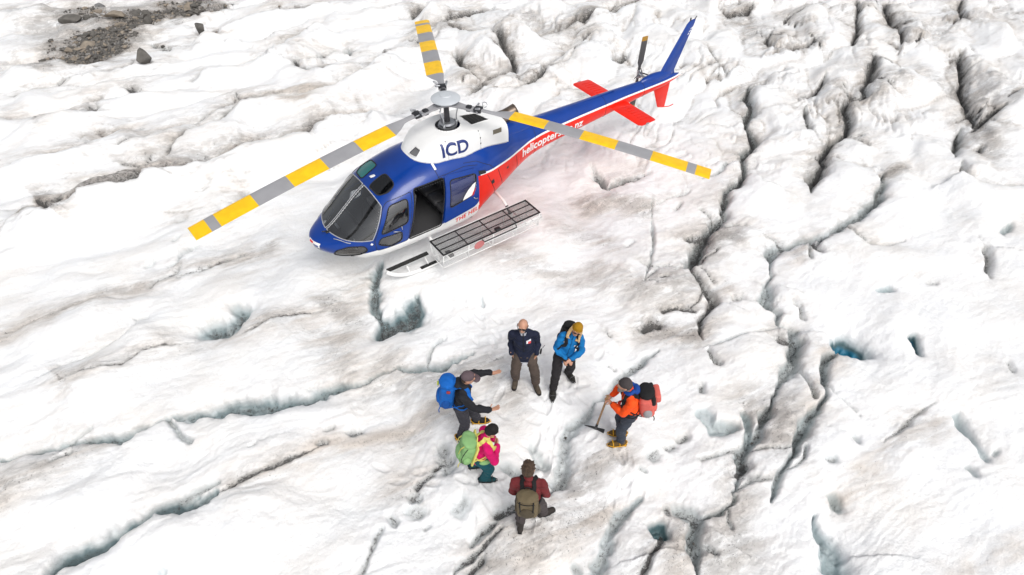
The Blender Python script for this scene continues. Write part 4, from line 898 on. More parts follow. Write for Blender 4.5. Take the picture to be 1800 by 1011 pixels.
# exhaust
nb = bmesh.new(); pp = smooth_path([(-1.05, 0, 2.24), (-1.40, .02, 2.27), (-1.70, .05, 2.34)], 5); rr_ = [.17, .165, .16, .155, .15, .145, .145, .145, .148, .152, .156]
u_ = []
loftr = []
for (i, p_) in enumerate(pp):
    a = V(pp[min(i+1, len(pp)-1)])-V(pp[max(i-1, 0)]); uu, vv = frame(a); loftr.append([V(p_)+uu*math.cos(2*math.pi*k/24)*rr_[i]+vv*math.sin(2*math.pi*k/24)*rr_[i] for k in range(24)])
loft(nb, loftr, caps=False); ex = obj('exhaust_pipe', nb, mat('burnt_steel', (.16, .125, .10), .38, metal=.75, var=.35, vscale=7), heli); s = ex.modifiers.new('thickness', 'SOLIDIFY'); s.thickness = .012
nb = bmesh.new(); loft(nb, [ring(x, 40, np.array([(-1.0, 1.85, 1.95, 2.24, .50, 3, 3), (-1.3, 1.82, 1.9, 2.19, .41, 3, 3), (-1.7, 1.78, 1.86, 2.09, .30, 2.6, 3), (-2.2, 1.7, 1.8, 1.975, .17, 2.4, 3), (-2.7, 1.7, 1.75, 1.90, .05, 2, 2)])) for x in np.linspace(-1.0, -2.7, 18)]); obj('engine_fairing', nb, BLUE, heli)

# ---- rotor head
nb = bmesh.new(); cyl(nb, (0, 0, 2.2), (0, 0, 2.36), .262, .262, 28); obj('mast_well', nb, BLACK, heli)
nb = bmesh.new(); cyl(nb, (0, 0, 2.3), (0, 0, 2.98), .065, .055, 16); cyl(nb, (0, 0, 2.36), (0, 0, 2.52), .15, .10, 20); mast = obj('rotor_mast', nb, DKMETAL, heli, sharp=40)
nb = bmesh.new(); cyl(nb, (0, 0, 2.50), (0, 0, 2.545), .20, .20, 24); cyl(nb, (0, 0, 2.58), (0, 0, 2.62), .17, .15, 24); obj('swashplate', nb, STEEL, mast, sharp=40)
for k in range(3):
    a = R(4.7+120*k+35); nb = bmesh.new(); c, s = math.cos(a), math.sin(a); tube(nb, [(.19*c, .19*s, 2.56), (.20*c, .20*s, 2.75), (.24*math.cos(a-.25), .24*math.sin(a-.25), 2.95)], .014, 6); cap(nb, (.19*c, .19*s, 2.54), (.19*c, .19*s, 2.60), .03, .03); obj('pitch_link', nb, STEEL, mast)
    a += R(60); nb = bmesh.new(); c, s = math.cos(a), math.sin(a); tube(nb, [(.25*c, .25*s, 2.35), (.20*c, .20*s, 2.52)], .018, 6); obj('servo_rod', nb, DKMETAL, mast)
nb = bmesh.new()
prof = [(.0, 3.21), (.10, 3.208), (.115, 3.190), (.20, 3.175), (.275, 3.148), (.300, 3.128), (.295, 3.113), (.2, 3.118), (.06, 3.11), (.05, 2.98), (.0, 2.98)]
loft(nb, [[V((max(r_, .002)*math.cos(2*math.pi*k/40), max(r_, .002)*math.sin(2*math.pi*k/40), z_)) for k in range(40)] for r_, z_ in prof]); obj('hub_cap', nb, mat('hub_grey', (.50, .53, .56), .4, var=.04), heli, sharp=35)
nb = bmesh.new()
for k in range(3):
    a = R(4.7+120*k); d = V((math.cos(a), math.sin(a), 0)); n_ = V((-math.sin(a), math.cos(a), 0)); up_ = V((0, 0, 1))
    loft(nb, [[d*x+n_*w+up_*(z-.022), d*x+n_*w+up_*(z+.022), d*x-n_*w+up_*(z+.022), d*x-n_*w+up_*(z-.022)] for x, w, z in ((.0, .16, 3.03), (.16, .10, 3.03), (.40, .065, 3.01), (.72, .085, 2.985))])
obj('rotor_hub', nb, GREYP, heli, sharp=30)
STRIPES = [(1.38, 2.10, 1), (2.10, 2.82, 0), (2.82, 3.52, 1), (3.52, 4.21, 0), (4.21, 4.90, 1), (4.90, 5.07, 0), (5.07, 5.35, 1)]
def droop(r): return 3.035-.50*(r/5.3)**1.5
def make_blade(az):
    nb = bmesh.new(); bounds = [.62, .80, .95, 1.05, 1.2, 1.38] + [s[1] for s in STRIPES]; rs = []
    for a, b in zip(bounds, bounds[1:]):
        n = max(1, int((b-a)/.18)); rs += [a+(b-a)*k/n for k in range(n)]
    rs.append(5.35); rings = []
    d = V((math.cos(az), math.sin(az), 0)); n_ = V((-math.sin(az), math.cos(az), 0))
    for r_ in rs:
        f = min(1, max(0, (r_-.98)/.40)); f = f*f*(3-2*f); lead = .065+.035*f; trail = .065+.215*f; th = .030-.006*f
        z = droop(r_); tw = .09-.03*r_/5.35
        prof = [(lead, 0), (lead*.6, th*.75), (0, th), (-trail*.5, th*.62), (-trail, .004), (-trail, -.004), (-trail*.5, -th*.5), (0, -th*.8), (lead*.6, -th*.65)]
        rings.append([d*r_ - n_*(-u) + V((0, 0, z+w+u*tw)) for u, w in [(-u_, w_) for u_, w_ in prof]] if False else [d*r_ + n_*(u*LEADSIGN) + V((0, 0, z+w+u*tw)) for u, w in prof])
    loft(nb, rings)
    for f in nb.faces:
        c = f.calc_center_median(); r_ = math.hypot(c.x, c.y)
        if f.normal.z < -.2 : pass
        for a, b, y in STRIPES:
            if a <= r_ < b: f.material_index = y
    nb.normal_update(); bmesh.ops.recalc_face_normals(nb, faces=nb.faces[:])
    for f in nb.faces:
        c = f.calc_center_median()
        if f.normal.z < -.15 or (f.normal.dot(n_*LEADSIGN) > .45 and math.hypot(c.x, c.y) > 1.2): f.material_index = 2  # underside, and dark leading edge: wear plus its shadow painted in
    bl = obj('rotor_blade', nb, [GREYP, YELLOW, mat('blade_underside_edge_shade', (.07, .07, .075), .5)], heli, sharp=35)
    nb = bmesh.new(); z = droop(.74); P = lambda r_, t, h: d*r_+n_*t+V((0, 0, droop(r_)+h))
    box(nb, P(.70, 0, 0), (.16, .17, .085), Matrix.Rotation(az, 3, 'Z'), bev=.015); box(nb, P(.50, 0, -.02), (.12, .12, .12), Matrix.Rotation(az, 3, 'Z'), bev=.03); obj('blade_cuff', nb, DKMETAL, bl, sharp=40)
    nb = bmesh.new(); pts = [P(.80, .08, .02), P(.84, .13, .06), P(.80, .17, .09), P(.74, .15, .08), P(.76, .10, .03)]; tube(nb, smooth_path(pts, 4), .010, 5); cap(nb, P(.68, -.08, .05), P(.76, -.10, .08), .02, .025); cap(nb, P(.66, .06, .05), P(.66, .14, .05), .018, .02); lt = obj('damper_fitting', nb, STEEL, bl); lt['kind'] = 'stuff'
    return bl
LEADSIGN = -1
for k in range(3): make_blade(R(4.9+120*k))

# ---- tail
def foil(name, secs, M, parent, lay=0):
    """lofted aerofoil; secs = (leading point, trailing point, thickness vector)"""
    nb = bmesh.new(); rings = []
    for le, te, t in secs:
        le, te, t = V(le), V(te), V(t); rings.append([le, le+(te-le)*.08+t*.7, le+(te-le)*.3+t, le+(te-le)*.65+t*.6, te+t*.08, te-t*.08, le+(te-le)*.65-t*.6, le+(te-le)*.3-t, le+(te-le)*.08-t*.7])
    loft(nb, rings); return obj(name, nb, M, parent, sharp=40)
fin = foil('tail_fin', [((-6.10, 0, 1.74), (-6.86, 0, 1.70), (0, .05, 0)), ((-6.26, 0, 1.90), (-6.80, 0, 1.86), (0, .045, 0)), ((-6.95, 0, 2.98), (-7.24, 0, 2.98), (0, .03, 0)), ((-7.03, 0, 3.05), (-7.25, 0, 3.07), (0, .014, 0))], BLUE, heli)
for k in range(3):
    z = 2.86-.07*k; x = -7.205+.035*k+.02*k
    for s_ in (1, -1):
        nb = bmesh.new(); box(nb, (x+.05, s_*.014, z), (.09, .004, .022), Matrix.Rotation(.4, 3, 'Y')); obj('fin_marking', nb, WHITE, fin, smooth=False)
nb = bmesh.new(); cap(nb, (-7.06, 0, 3.05), (-7.06, 0, 3.11), .02, .018); tube(nb, [(-7.2, 0, 3.05), (-7.27, 0, 3.12)], .012, 5); lt = obj('beacon', nb, DKMETAL, fin); lt['kind'] = 'stuff'
lf = foil('lower_fin', [((-6.12, 0, 1.56), (-6.74, 0, 1.56), (0, .04, 0)), ((-6.40, 0, .93), (-6.70, 0, .86), (0, .025, 0)), ((-6.43, 0, .90), (-6.68, 0, .84), (0, .012, 0))], RED, heli)
nb = bmesh.new(); tube(nb, smooth_path([(-6.45, 0, .90), (-6.7, 0, .83), (-6.9, 0, .785), (-7.05, 0, .80)], 4), .014, 6); obj('tail_guard', nb, RED, lf)
for s_ in (1, -1):
    st = foil('stabiliser', [((-4.44, s_*.10, 1.60), (-5.02, s_*.10, 1.585), (0, 0, .034)), ((-4.44, s_*1.2, 1.60), (-5.0, s_*1.18, 1.585), (0, 0, .03)), ((-4.50, s_*1.26, 1.60), (-4.97, s_*1.24, 1.585), (0, 0, .012))], RED, heli)
    for k in range(8):
        nb = bmesh.new(); y = s_*(.30+.11*k); tube(nb, [(-4.62, y, 1.6335), (-4.80, y, 1.618), (-4.97, y, 1.590)], .006, 4); obj('stiffener', nb, RED, st)
    nb = bmesh.new(); cap(nb, (-4.66, s_*1.26, 1.60), (-4.72, s_*1.26, 1.60), .02, .018); obj('position_light', nb, STEEL, st)
nb = bmesh.new(); loft(nb, [ring(x, 24, np.array([(-5.55, 1.7, 1.75, 1.84, .03, 2, 2), (-5.75, 1.7, 1.78, 1.92, .10, 2.2, 2), (-6.05, 1.7, 1.78, 1.955, .125, 2.3, 2), (-6.4, 1.7, 1.78, 1.93, .10, 2.2, 2), (-6.75, 1.68, 1.72, 1.83, .03, 2, 2)])) for x in np.linspace(-5.55, -6.75, 14)]); obj('gearbox_fairing', nb, BLUE, heli)
tr = bpy.data.objects.new('tail_rotor', None); COL.objects.link(tr); tr.parent = heli
nb = bmesh.new(); cyl(nb, (-5.90, 0, 1.83), (-5.90, -.36, 1.83), .035, .03, 12); cyl(nb, (-5.90, -.30, 1.83), (-5.90, -.33, 1.83), .08, .08, 16); box(nb, (-5.90, -.38, 1.83), (.07, .06, .22), bev=.02); obj('tail_rotor_hub', nb, STEEL, tr, sharp=40)
nb = bmesh.new(); tube(nb, [(-5.98, -.30, 1.80), (-5.99, -.40, 1.95)], .012, 5); tube(nb, [(-5.82, -.30, 1.86), (-5.81, -.40, 1.72)], .012, 5); tube(nb, [(-6.0, -.1, 1.88), (-5.98, -.32, 1.86)], .016, 5); lt = obj('pitch_linkage', nb, DKMETAL, tr); lt['kind'] = 'stuff'
for s_ in (1, -1):
    ax = V((-.05, 0, 1)).normalized()*s_; ch = ax.cross(V((0, 1, 0))); nb = bmesh.new(); rings = []
    c0 = V((-5.90, -.38, 1.83))
    rl = [(.10, .05), (.22, .055), (.32, .105), (.6, .105), (.86, .105), (.965, .10)]
    for r_, h_ in rl: rings.append([c0+ax*r_+ch*(h_*u)+V((0, w, 0)) for u, w in ((1, 0), (.4, .014), (-.6, .010), (-1, .0), (-.6, -.008), (.4, -.012))])
    loft(nb, rings)
    for f in nb.faces:
        if (f.calc_center_median()-c0).dot(ax) > .86: f.material_index = 1
    obj('tail_rotor_blade', nb, [mat('tail_blade_grey', (.07, .068, .07), .5), mat('tail_tip_amber', (.38, .20, .02), .5)], tr, sharp=40)
nb = bmesh.new(); tube(nb, [(-7.04, .01, 1.67), (-7.13, .02, 1.66), (-7.22, .02, 1.60)], .008, 5); obj('static_wick', nb, PALE, boom)
for z_ in (1.905, ):
    nb = bmesh.new(); box(nb, (-3.4, 0, 1.893), (2.6, .05, .02), bev=.004); obj('drive_shaft_cover', nb, BLUE, boom)

# ---- landing gear
for s_ in (1, -1):
    sk = bpy.data.objects.new('skid', None); COL.objects.link(sk); sk.parent = heli
    nb = bmesh.new(); tube(nb, smooth_path([(2.24, s_*.98, .30), (2.12, s_*1.0, .20), (1.92, s_*1.03, .10), (1.65, s_*1.06, .055), (1.2, s_*1.07, .05), (0, s_*1.07, .05), (-1.75, s_*1.07, .05)], 5), .045, 10); obj('skid_tube', nb, WHITE, sk)
    nb = bmesh.new(); loft(nb, [[V((x, y0, z)), V((x, y1, z)), V((x, y1, z-.03)), V((x, y0, z-.03))] for x, y0, y1, z in ((2.20, s_*.88, s_*.97, .30), (1.75, s_*.85, s_*.94, .27), (1.2, s_*.82, s_*.91, .24))]); obj('step_board', nb, mat('grip_black', (.022, .022, .022), .85, bump=.5, bscale=200), sk, smooth=False)
    nb = bmesh.new(); loft(nb, [[V((x, s_*1.03, .0985)), V((x, s_*1.11, .0985)), V((x, s_*1.11, .085)), V((x, s_*1.03, .085))] for x in (1.50, 1.05)]); obj('grip_strip', nb, MATS['grip_black'], sk, smooth=False)
    for x in (1.75, 1.3): 
        nb = bmesh.new(); tube(nb, [(x, s_*.88, .225), (x, s_*1.0, .14), (x, s_*1.05, .07)], .018, 6); obj('step_bracket', nb, WHITE, sk)
    for x in (1.05, -.95):
        nb = bmesh.new(); tube(nb, smooth_path([(x, s_*1.07, .08), (x, s_*1.02, .22), (x, s_*.86, .44), (x, s_*.62, .58), (x, s_*.3, .62), (x, 0, .62)], 4), .036, 10); obj('cross_tube', nb, WHITE, sk)
    nb = bmesh.new(); tube(nb, [(-.95, s_*.93, .36), (-.95, s_*.86, .445), (-.95, s_*.78, .50)], .040, 8); obj('tube_sleeve', nb, BLACK, sk)
# ---- cargo basket
bk = bpy.data.objects.new('cargo_basket', None); COL.objects.link(bk); bk.parent = heli
X0, X1, Y0, Y1, ZT, ZB = -1.22, 1.24, 1.13, 1.66, .76, .36
MESHM = bpy.data.materials.new('wire_mesh'); MESHM.use_nodes = True
def mesh_mat(name, col, cover):
    M = bpy.data.materials.new(name); M.use_nodes = True; n = M.node_tree.nodes; l = M.node_tree.links; n.clear(); o = n.new('ShaderNodeOutputMaterial')
    t = n.new('ShaderNodeBsdfTransparent'); p = n.new('ShaderNodeBsdfPrincipled'); p.inputs['Base Color'].default_value = (*col, 1); p.inputs['Roughness'].default_value = .6
    mx = n.new('ShaderNodeMixShader'); mx.inputs[0].default_value = cover; l.new(t.outputs[0], mx.inputs[1]); l.new(p.outputs[0], mx.inputs[2]); l.new(mx.outputs[0], o.inputs[0]); return M
LIDM = mesh_mat('lid_mesh', (.09, .09, .09), .55); SIDEM = mesh_mat('side_mesh', (.8, .8, .8), .14)
nb = bmesh.new(); g_ = .011
for y in (Y0, Y1): box(nb, ((X0+X1)/2, y, ZT), (X1-X0+.02, .028, .022))
for x in (X0, X1): box(nb, (x, (Y0+Y1)/2, ZT), (.028, Y1-Y0-.032, .022))
lid = obj('lid_frame', nb, BLACK, bk, smooth=False)
for k in (1, 2):
    nb = bmesh.new(); box(nb, ((X0+X1)/2, Y0+(Y1-Y0)*k/3, ZT+.001), (X1-X0-.03, .016, .018)); obj('lid_bar', nb, BLACK, bk, smooth=False)
for k in (1, 2, 3):
    nb = bmesh.new(); box(nb, (X0+(X1-X0)*k/4+.02, (Y0+Y1)/2, ZT+.004), (.018, Y1-Y0-.03, .018)); obj('lid_bar', nb, BLACK, bk, smooth=False)
def plate(name, pts, M, parent):
    nb = bmesh.new(); nb.faces.new([nb.verts.new(p) for p in pts]); return obj(name, nb, M, parent, smooth=False)
plate('lid_mesh', [(X0, Y0, ZT-.012), (X1, Y0, ZT-.012), (X1, Y1, ZT-.012), (X0, Y1, ZT-.012)], LIDM, bk)
yb0, yb1 = Y0+.04, Y1-.06
plate('side_mesh', [(X0, Y1, ZT-.02), (X1, Y1, ZT-.02), (X1-.02, yb1, ZB), (X0+.02, yb1, ZB)], SIDEM, bk); plate('side_mesh', [(X0, Y0, ZT-.02), (X1, Y0, ZT-.02), (X1-.02, yb0, ZB), (X0+.02, yb0, ZB)], SIDEM, bk)
plate('end_mesh', [(X1, Y0, ZT-.02), (X1, Y1, ZT-.02), (X1-.02, yb1, ZB), (X1-.02, yb0, ZB)], SIDEM, bk); plate('end_mesh', [(X0, Y0, ZT-.02), (X0, Y1, ZT-.02), (X0+.02, yb1, ZB), (X0+.02, yb0, ZB)], SIDEM, bk)
plate('floor_mesh', [(X0+.02, yb0, ZB), (X1-.02, yb0, ZB), (X1-.02, yb1, ZB), (X0+.02, yb1, ZB)], SIDEM, bk)
for (x, f) in ((X1, 1), (X0, 1), (X1-.62, 0), (X0+.62, 0), (0, 0)):
    nb = bmesh.new(); pts = [(x, Y1, ZT-.02), (x-.01*f, yb1, ZB), (x-.01*f, yb0, ZB), (x, Y0, ZT-.02)]
    for a, b in zip(pts, pts[1:]): tube(nb, [a, b], .012, 6)
    obj('basket_hoop', nb, WHITE, bk)
for (y, z) in ((yb1, ZB), (yb0, ZB), ((Y1+yb1)/2, (ZT+ZB)/2), ((Y1+Y1)/2-.005, ZT-.03), (Y0-.02, ZT+.005)):
    nb = bmesh.new(); tube(nb, [(X0, y, z), (X1, y, z)], .011, 6); obj('basket_rail', nb, WHITE, bk)
nb = bmesh.new(); tube(nb, [(.30, Y1+.01, ZT-.03), (.28, Y1+.07, ZT-.06), (-.55, Y1+.07, ZT-.06), (-.57, Y1+.01, ZT-.03)], .013, 6); obj('lid_handle', nb, BLACK, bk)
nb = bmesh.new(); box(nb, (-.12, Y1-.03, ZT+.03), (.13, .10, .05), bev=.012); obj('lid_latch', nb, BLACK, bk)
nb = bmesh.new(); c = [(.36+.13*math.cos(t), Y1-.012-.012, .60+.11*math.sin(t)) for t in np.linspace(0, 2*math.pi, 20, endpoint=False)]; nb.faces.new([nb.verts.new((x, Y1+.004-(ZT-z)*.10, z)) for x, y, z in c]); obj('round_badge', nb, mat('faded_red', (.52, .16, .16), .5), bk, smooth=False)
for y0_, x_ in ((1.0, 1.05), (1.0, -.95)):
    nb = bmesh.new(); tube(nb, [(x_, .80, .49), (x_, 1.12, .50), (x_, 1.6, .50)], .022, 8); obj('mounting_arm', nb, WHITE, bk)
for (x_, h_) in ((.95, .04),):
    nb = bmesh.new(); box(nb, (x_, 1.36, ZB+.05+h_/2), (.16, .22, h_), bev=.03); b_ = obj('stowed_strap', nb, mat('strap_grey', (.10, .10, .10), .8), bk)

# ================================================================== PEOPLE, PACKS AND TOOLS
def ik(a, c, l1, l2, pole):
    a, c, pole = V(a), V(c), V(pole); d = c-a; L = min(d.length, (l1+l2)*.999); dn = d.normalized(); c = a+dn*L
    x = (l1*l1-l2*l2+L*L)/(2*L); h = math.sqrt(max(l1*l1-x*x, 0)); p = pole-dn*pole.dot(dn)
    p = p.normalized() if p.length > 1e-4 else dn.orthogonal().normalized()
    return a+dn*x+p*h, c
SKIN = mat('skin', (.50, .26, .17), .5, var=.06, vscale=20)
def cloth(name, c, rough=.8): return mat(name, c, rough, bump=.25, bscale=70, var=.12, vscale=9, spec=.3)
def hand(bm, w, d, n, curl, left, k=1., spread=1.):
    """palm, four unequal jointed fingers and a thumb leaving the palm's side"""
    d = V(d).normalized(); n = V(n); n = (n-d*n.dot(d)).normalized(); s = d.cross(n)*(1 if left else -1)   # S points to the thumb's side
    w = V(w); cap(bm, w-d*.03, w+d*.07*k, .027*k, .036*k, s, .50, 10)
    for i, ln in enumerate((.068, .078, .072, .056)):
        p = w+d*.083*k+s*(.030-.020*i)*k; a = .12+curl*.25; dd = (d+s*(.10-.07*i)*spread).normalized()
        for j, f in enumerate((.45, .32, .26)):
            c, sn = math.cos(a), math.sin(a); e = p+(dd*c+n*sn)*ln*f*k*1.15; cap(bm, p, e, .0105*k, .0095*k, None, 1, 8); p = e; a += curl
    p = w+d*.022*k+s*.028*k; e = p+(d*.55+s*.75*spread+n*.35).normalized()*.042*k; cap(bm, p, e, .0125*k, .0115*k, None, 1, 8); cap(bm, e, e+(d*.85+s*.35*spread+n*.4).normalized()*.034*k, .011*k, .0095*k, None, 1, 8)
class Fig: pass
def figure(label, root, heading, H, pelvis, neck, head, hp, feet, hands, jacket, trousers, boots, elbow=((-.5, .6, -.4), (-.5, -.6, -.4)), crampon=None, shirt=None, bulk=1., hidehands=False, hem=.0):
    F = Fig(); k = F.k = H/1.75; gz = ground_z(*root)
    F.root = thing('person', label, 'person', (root[0], root[1], gz+.005), R(heading)); F.hd = R(heading); F.loc = V((root[0], root[1], gz+.005))
    pel = V(pelvis); nk = V(neck); t = (nk-pel).normalized(); l = V((0, 1, 0)); l = (l-t*l.dot(t)).normalized(); f = l.cross(t).normalized()
    F.t, F.l, F.f, F.nk, F.pel = t, l, f, nk, pel
    hc = V(head); F.hc = hc; F.Hm = Hm = Matrix.Rotation(R(hp[2]), 3, 'Z') @ Matrix.Rotation(R(hp[0]), 3, 'Y') @ Matrix.Rotation(R(hp[1]), 3, 'X')
    hx = lambda x, y, z: hc + Hm @ V((x, y, z))*k
    F.hx = hx
    sh = [nk-t*.085*k+l*.172*k*bulk, nk-t*.085*k-l*.172*k*bulk]; el = []; wr = []
    for i in (0, 1):
        e, w = ik(sh[i], hands[i][0], .285*k, .255*k, elbow[i]); el.append(e); wr.append(w)
    hip = [pel+V((0, .09*k, -.03)), pel-V((0, .09*k, 0))-V((0, 0, .03))]; kn = []; an = []
    for i in (0, 1):
        fx, fy, fyaw = feet[i]; yw = R(fyaw); lw = F.root.matrix_basis
        wp = F.loc + Matrix.Rotation(F.hd, 3, 'Z') @ V((fx, fy, 0)); fz = ground_z(wp.x, wp.y)-gz
        fz = max(-.12, min(.12, fz)); a_ = V((fx, fy, .10*k+fz)); kk, aa = ik(hip[i], a_, 0.41*k, 0.41*k, (1, .18*(1 if i == 0 else -1)+math.sin(yw)*.5, 0)); kn.append(kk); an.append((aa, yw, fz))
    F.sh, F.el, F.wr, F.kn = sh, el, wr, kn
    # ---- body: one skin from crown to ankles
    b = bmesh.new()
    ell(b, hx(0, 0, .02), (.098*k, .079*k, .105*k), Hm); ell(b, hx(.018, 0, -.045), (.078*k, .062*k, .078*k), Hm); ell(b, hx(.052, 0, -.088), (.034*k, .034*k, .03*k), Hm)
    cap(b, hx(.092, 0, .022), hx(.112, 0, -.018), .010*k, .015*k); ell(b, hx(.088, 0, -.062), (.018*k, .026*k, .010*k), Hm)
    ell(b, hx(.086, .033, .045), (.018*k, .026*k, .010*k), Hm); ell(b, hx(.086, -.033, .045), (.018*k, .026*k, .010*k), Hm)
    for s in (1, -1): ell(b, hx(-.006, s*.082, -.002), (.022*k, .010*k, .034*k), Hm)
    cap(b, nk-t*.03, hx(-.015, 0, -.07), .056*k, .052*k)
    cap(b, pel+t*.02, nk-t*.18*k, .115*k, .13*k, l, .72, 16); cap(b, sh[0], sh[1], .05*k, .05*k)
    for i in (0, 1):
        cap(b, sh[i], el[i], .045*k, .037*k); cap(b, el[i], wr[i], .037*k, .026*k)
        hand(b, wr[i], hands[i][1], hands[i][2], hands[i][3], i == 0, k, hands[i][4] if len(hands[i]) > 4 else 1.)
        cap(b, hip[i], kn[i], .07*k, .05*k); cap(b, kn[i], an[i][0], .045*k, .035*k)
    F.body = solid('body', b, SKIN, F.root, .0095, 2)
    # eyes
    for s in (1, -1):
        nb = bmesh.new(); ell(nb, hx(.0905, s*.031, .026), (.007*k, .012*k, .006*k), Hm, 1); obj('eye', nb, BLACK, F.body)
    # ---- jacket
    b = bmesh.new()
    cap(b, pel-t*(.04+hem)*k, pel+t*.20*k, .160*k*bulk, .152*k*bulk, l, .74, 18); cap(b, pel+t*.16*k, nk-t*.20*k, .152*k*bulk, .165*k*bulk, l, .72, 18)
    cap(b, sh[0]-l*.03, nk-t*.045*k, .060*k, .068*k); cap(b, sh[1]+l*.03, nk-t*.045*k, .060*k, .068*k); cap(b, nk-t*.06*k, nk+t*.030*k, .080*k, .064*k)
    for i in (0, 1):
        cap(b, sh[i], el[i], .064*k, .056*k); cap(b, el[i], wr[i]-(wr[i]-el[i]).normalized()*.015, .056*k, .044*k)
        m_ = el[i]+(wr[i]-el[i])*.35; ell(b, m_, (.062*k,)*3)
    F.jacket = solid('jacket', b, jacket, F.root, .0115, 2, .014, 10)
    # ---- trousers
    b = bmesh.new(); ell(b, pel-V((0, 0, .03)), (.128*k, .165*k, .13*k))
    for i in (0, 1):
        cap(b, hip[i], kn[i], .098*k, .076*k); a_ = an[i][0]; cap(b, kn[i], a_+(kn[i]-a_)*.12, .076*k, .066*k); ell(b, a_+(kn[i]-a_)*.14, (.074*k, .072*k, .05*k))
    F.trousers = solid('trousers', b, trousers, F.root, .0115, 2, .014, 10)
    if shirt:
        b = bmesh.new(); cap(b, pel-V((0, 0, .11+hem)), pel-V((0, 0, .05+hem)), .150*k, .152*k, V((0, 1, 0)), .76, 18); solid('shirt', b, shirt, F.root, .0125, 2, .003)
    # ---- boots
    for i in (0, 1):
        a_, yw, fz = an[i]; M = Matrix.Rotation(yw, 3, 'Z'); P = lambda x, y, z: V((a_.x, a_.y, fz)) + M @ V((x, y, z))*k
        b = bmesh.new(); cap(b, P(-.055, 0, .055), P(.10, 0, .05), .050*k, .050*k, M @ V((0, 1, 0)), .85); cap(b, P(.08, 0, .052), P(.160, 0, .046), .047*k, .045*k, M @ V((0, 1, 0)), .8); cap(b, P(0, 0, .07), P(-.005, 0, .165), .054*k, .052*k); ell(b, P(.06, 0, .075), (.06*k, .042*k, .04*k), M)
        bo = solid('boot', b, boots, F.root, .011, 2)
        nb = bmesh.new(); rr = []
        for z in (.0, .022):
            rr.append([P(x, y, z) for x, y in [(-.105, .028), (-.105, -.028), (-.03, -.042), (.08, -.050), (.165, -.046), (.202, -.032), (.214, 0), (.202, .032), (.165, .046), (.08, .050), (-.03, .042)]])
        loft(nb, rr); obj('sole', nb, BLACK, bo, smooth=False)
        if crampon:
            nb = bmesh.new()
            for pp in ([(-.09, .05, .035), (.0, .055, .03), (.12, .06, .03), (.19, .03, .03), (.235, .012, .012)], [(-.09, -.05, .035), (.0, -.055, .03), (.12, -.06, .03), (.19, -.03, .03), (.235, -.012, .012)]): tube(nb, [P(*q) for q in pp], .0075*k, 6)
            for yy in (.05, -.05):
                for xx in (-.08, .03, .13): tube(nb, [P(xx, yy, .03), P(xx+.008, yy*1.15, -.012)], [.011*k, .002], 5)
            for xx in (.02, .13): tube(nb, smooth_path([P(xx, .056, .03), P(xx+.01, .04, .10), P(xx+.01, 0, .118 if xx < .1 else .10), P(xx+.01, -.04, .10), P(xx, -.056, .03)], 3), .008*k, 6, flat=.5)
            tube(nb, smooth_path([P(-.05, .05, .04), P(-.09, .035, .065), P(-.108, 0, .075), P(-.09, -.035, .065), P(-.05, -.05, .04)], 3), .0075*k, 6)
            cr = obj('crampon', nb, crampon, bo); cr['kind'] = 'stuff'
    F.JB = None
    return F
def jacket_bvh(F):
    if F.JB is None:
        me = F.jacket.data; F.JB = BVHTree.FromPolygons([v.co.copy() for v in me.vertices], [tuple(p.vertices) for p in me.polygons])
    return F.JB
def patch(F, name, c, w, h, M, shape='box', off=.006):
    """printed badge on the jacket's front: c = (left, up) from the neck"""
    T = jacket_bvh(F); nb = bmesh.new(); N = 14; o = F.nk + F.l*c[0] + F.t*c[1] + F.f*1.0
    pts = [(w*math.cos(2*math.pi*i/N), h*math.sin(2*math.pi*i/N)) for i in range(N)] if shape == 'round' else [(-w, -h), (0, -h), (w, -h), (w, 0), (w, h), (0, h), (-w, h), (-w, 0)]
    vs = []
    for u, v in pts:
        q = T.ray_cast(o+F.l*u+F.t*v, -F.f)
        if q[0] is None: return
        vs.append(nb.verts.new(q[0]+F.f*off))
    nb.faces.new(vs); obj(name, nb, M, F.jacket, smooth=False)
def zipper(F, M, lo=-.42, hi=.0):
    T = jacket_bvh(F); pp = []
    for k in range(16):
        q = T.ray_cast(F.nk+F.t*(lo+(hi-lo)*k/15)+F.f*.8, -F.f)
        if q[0] is not None: pp.append(q[0]+F.f*.003)
    nb = bmesh.new(); tube(nb, pp, .006, 5); obj('zip', nb, M, F.jacket)
def beanie(F, M, tall=1., name='beanie'):
    k = F.k; b = bmesh.new(); ell(b, F.hx(-.012, 0, .058*tall), (.100*k, .088*k, .088*k*tall), F.Hm); ell(b, F.hx(-.016, 0, .03), (.104*k, .091*k, .058*k), F.Hm); ell(b, F.hx(-.045, 0, .0), (.078*k, .090*k, .062*k), F.Hm)
    o = solid(name, b, M, F.root, .008, 3, .0015, 30)
    nb = bmesh.new(); c = F.hx(-.012, 0, .03); tube(nb, [F.hx(-.012+.102*math.cos(a), .089*math.sin(a), .028+.030*math.cos(a)) for a in np.linspace(0, 2*math.pi, 25)], .010*k, 6, hint=(0, 0, 1), flat=.6); obj('fold', nb, M, o)
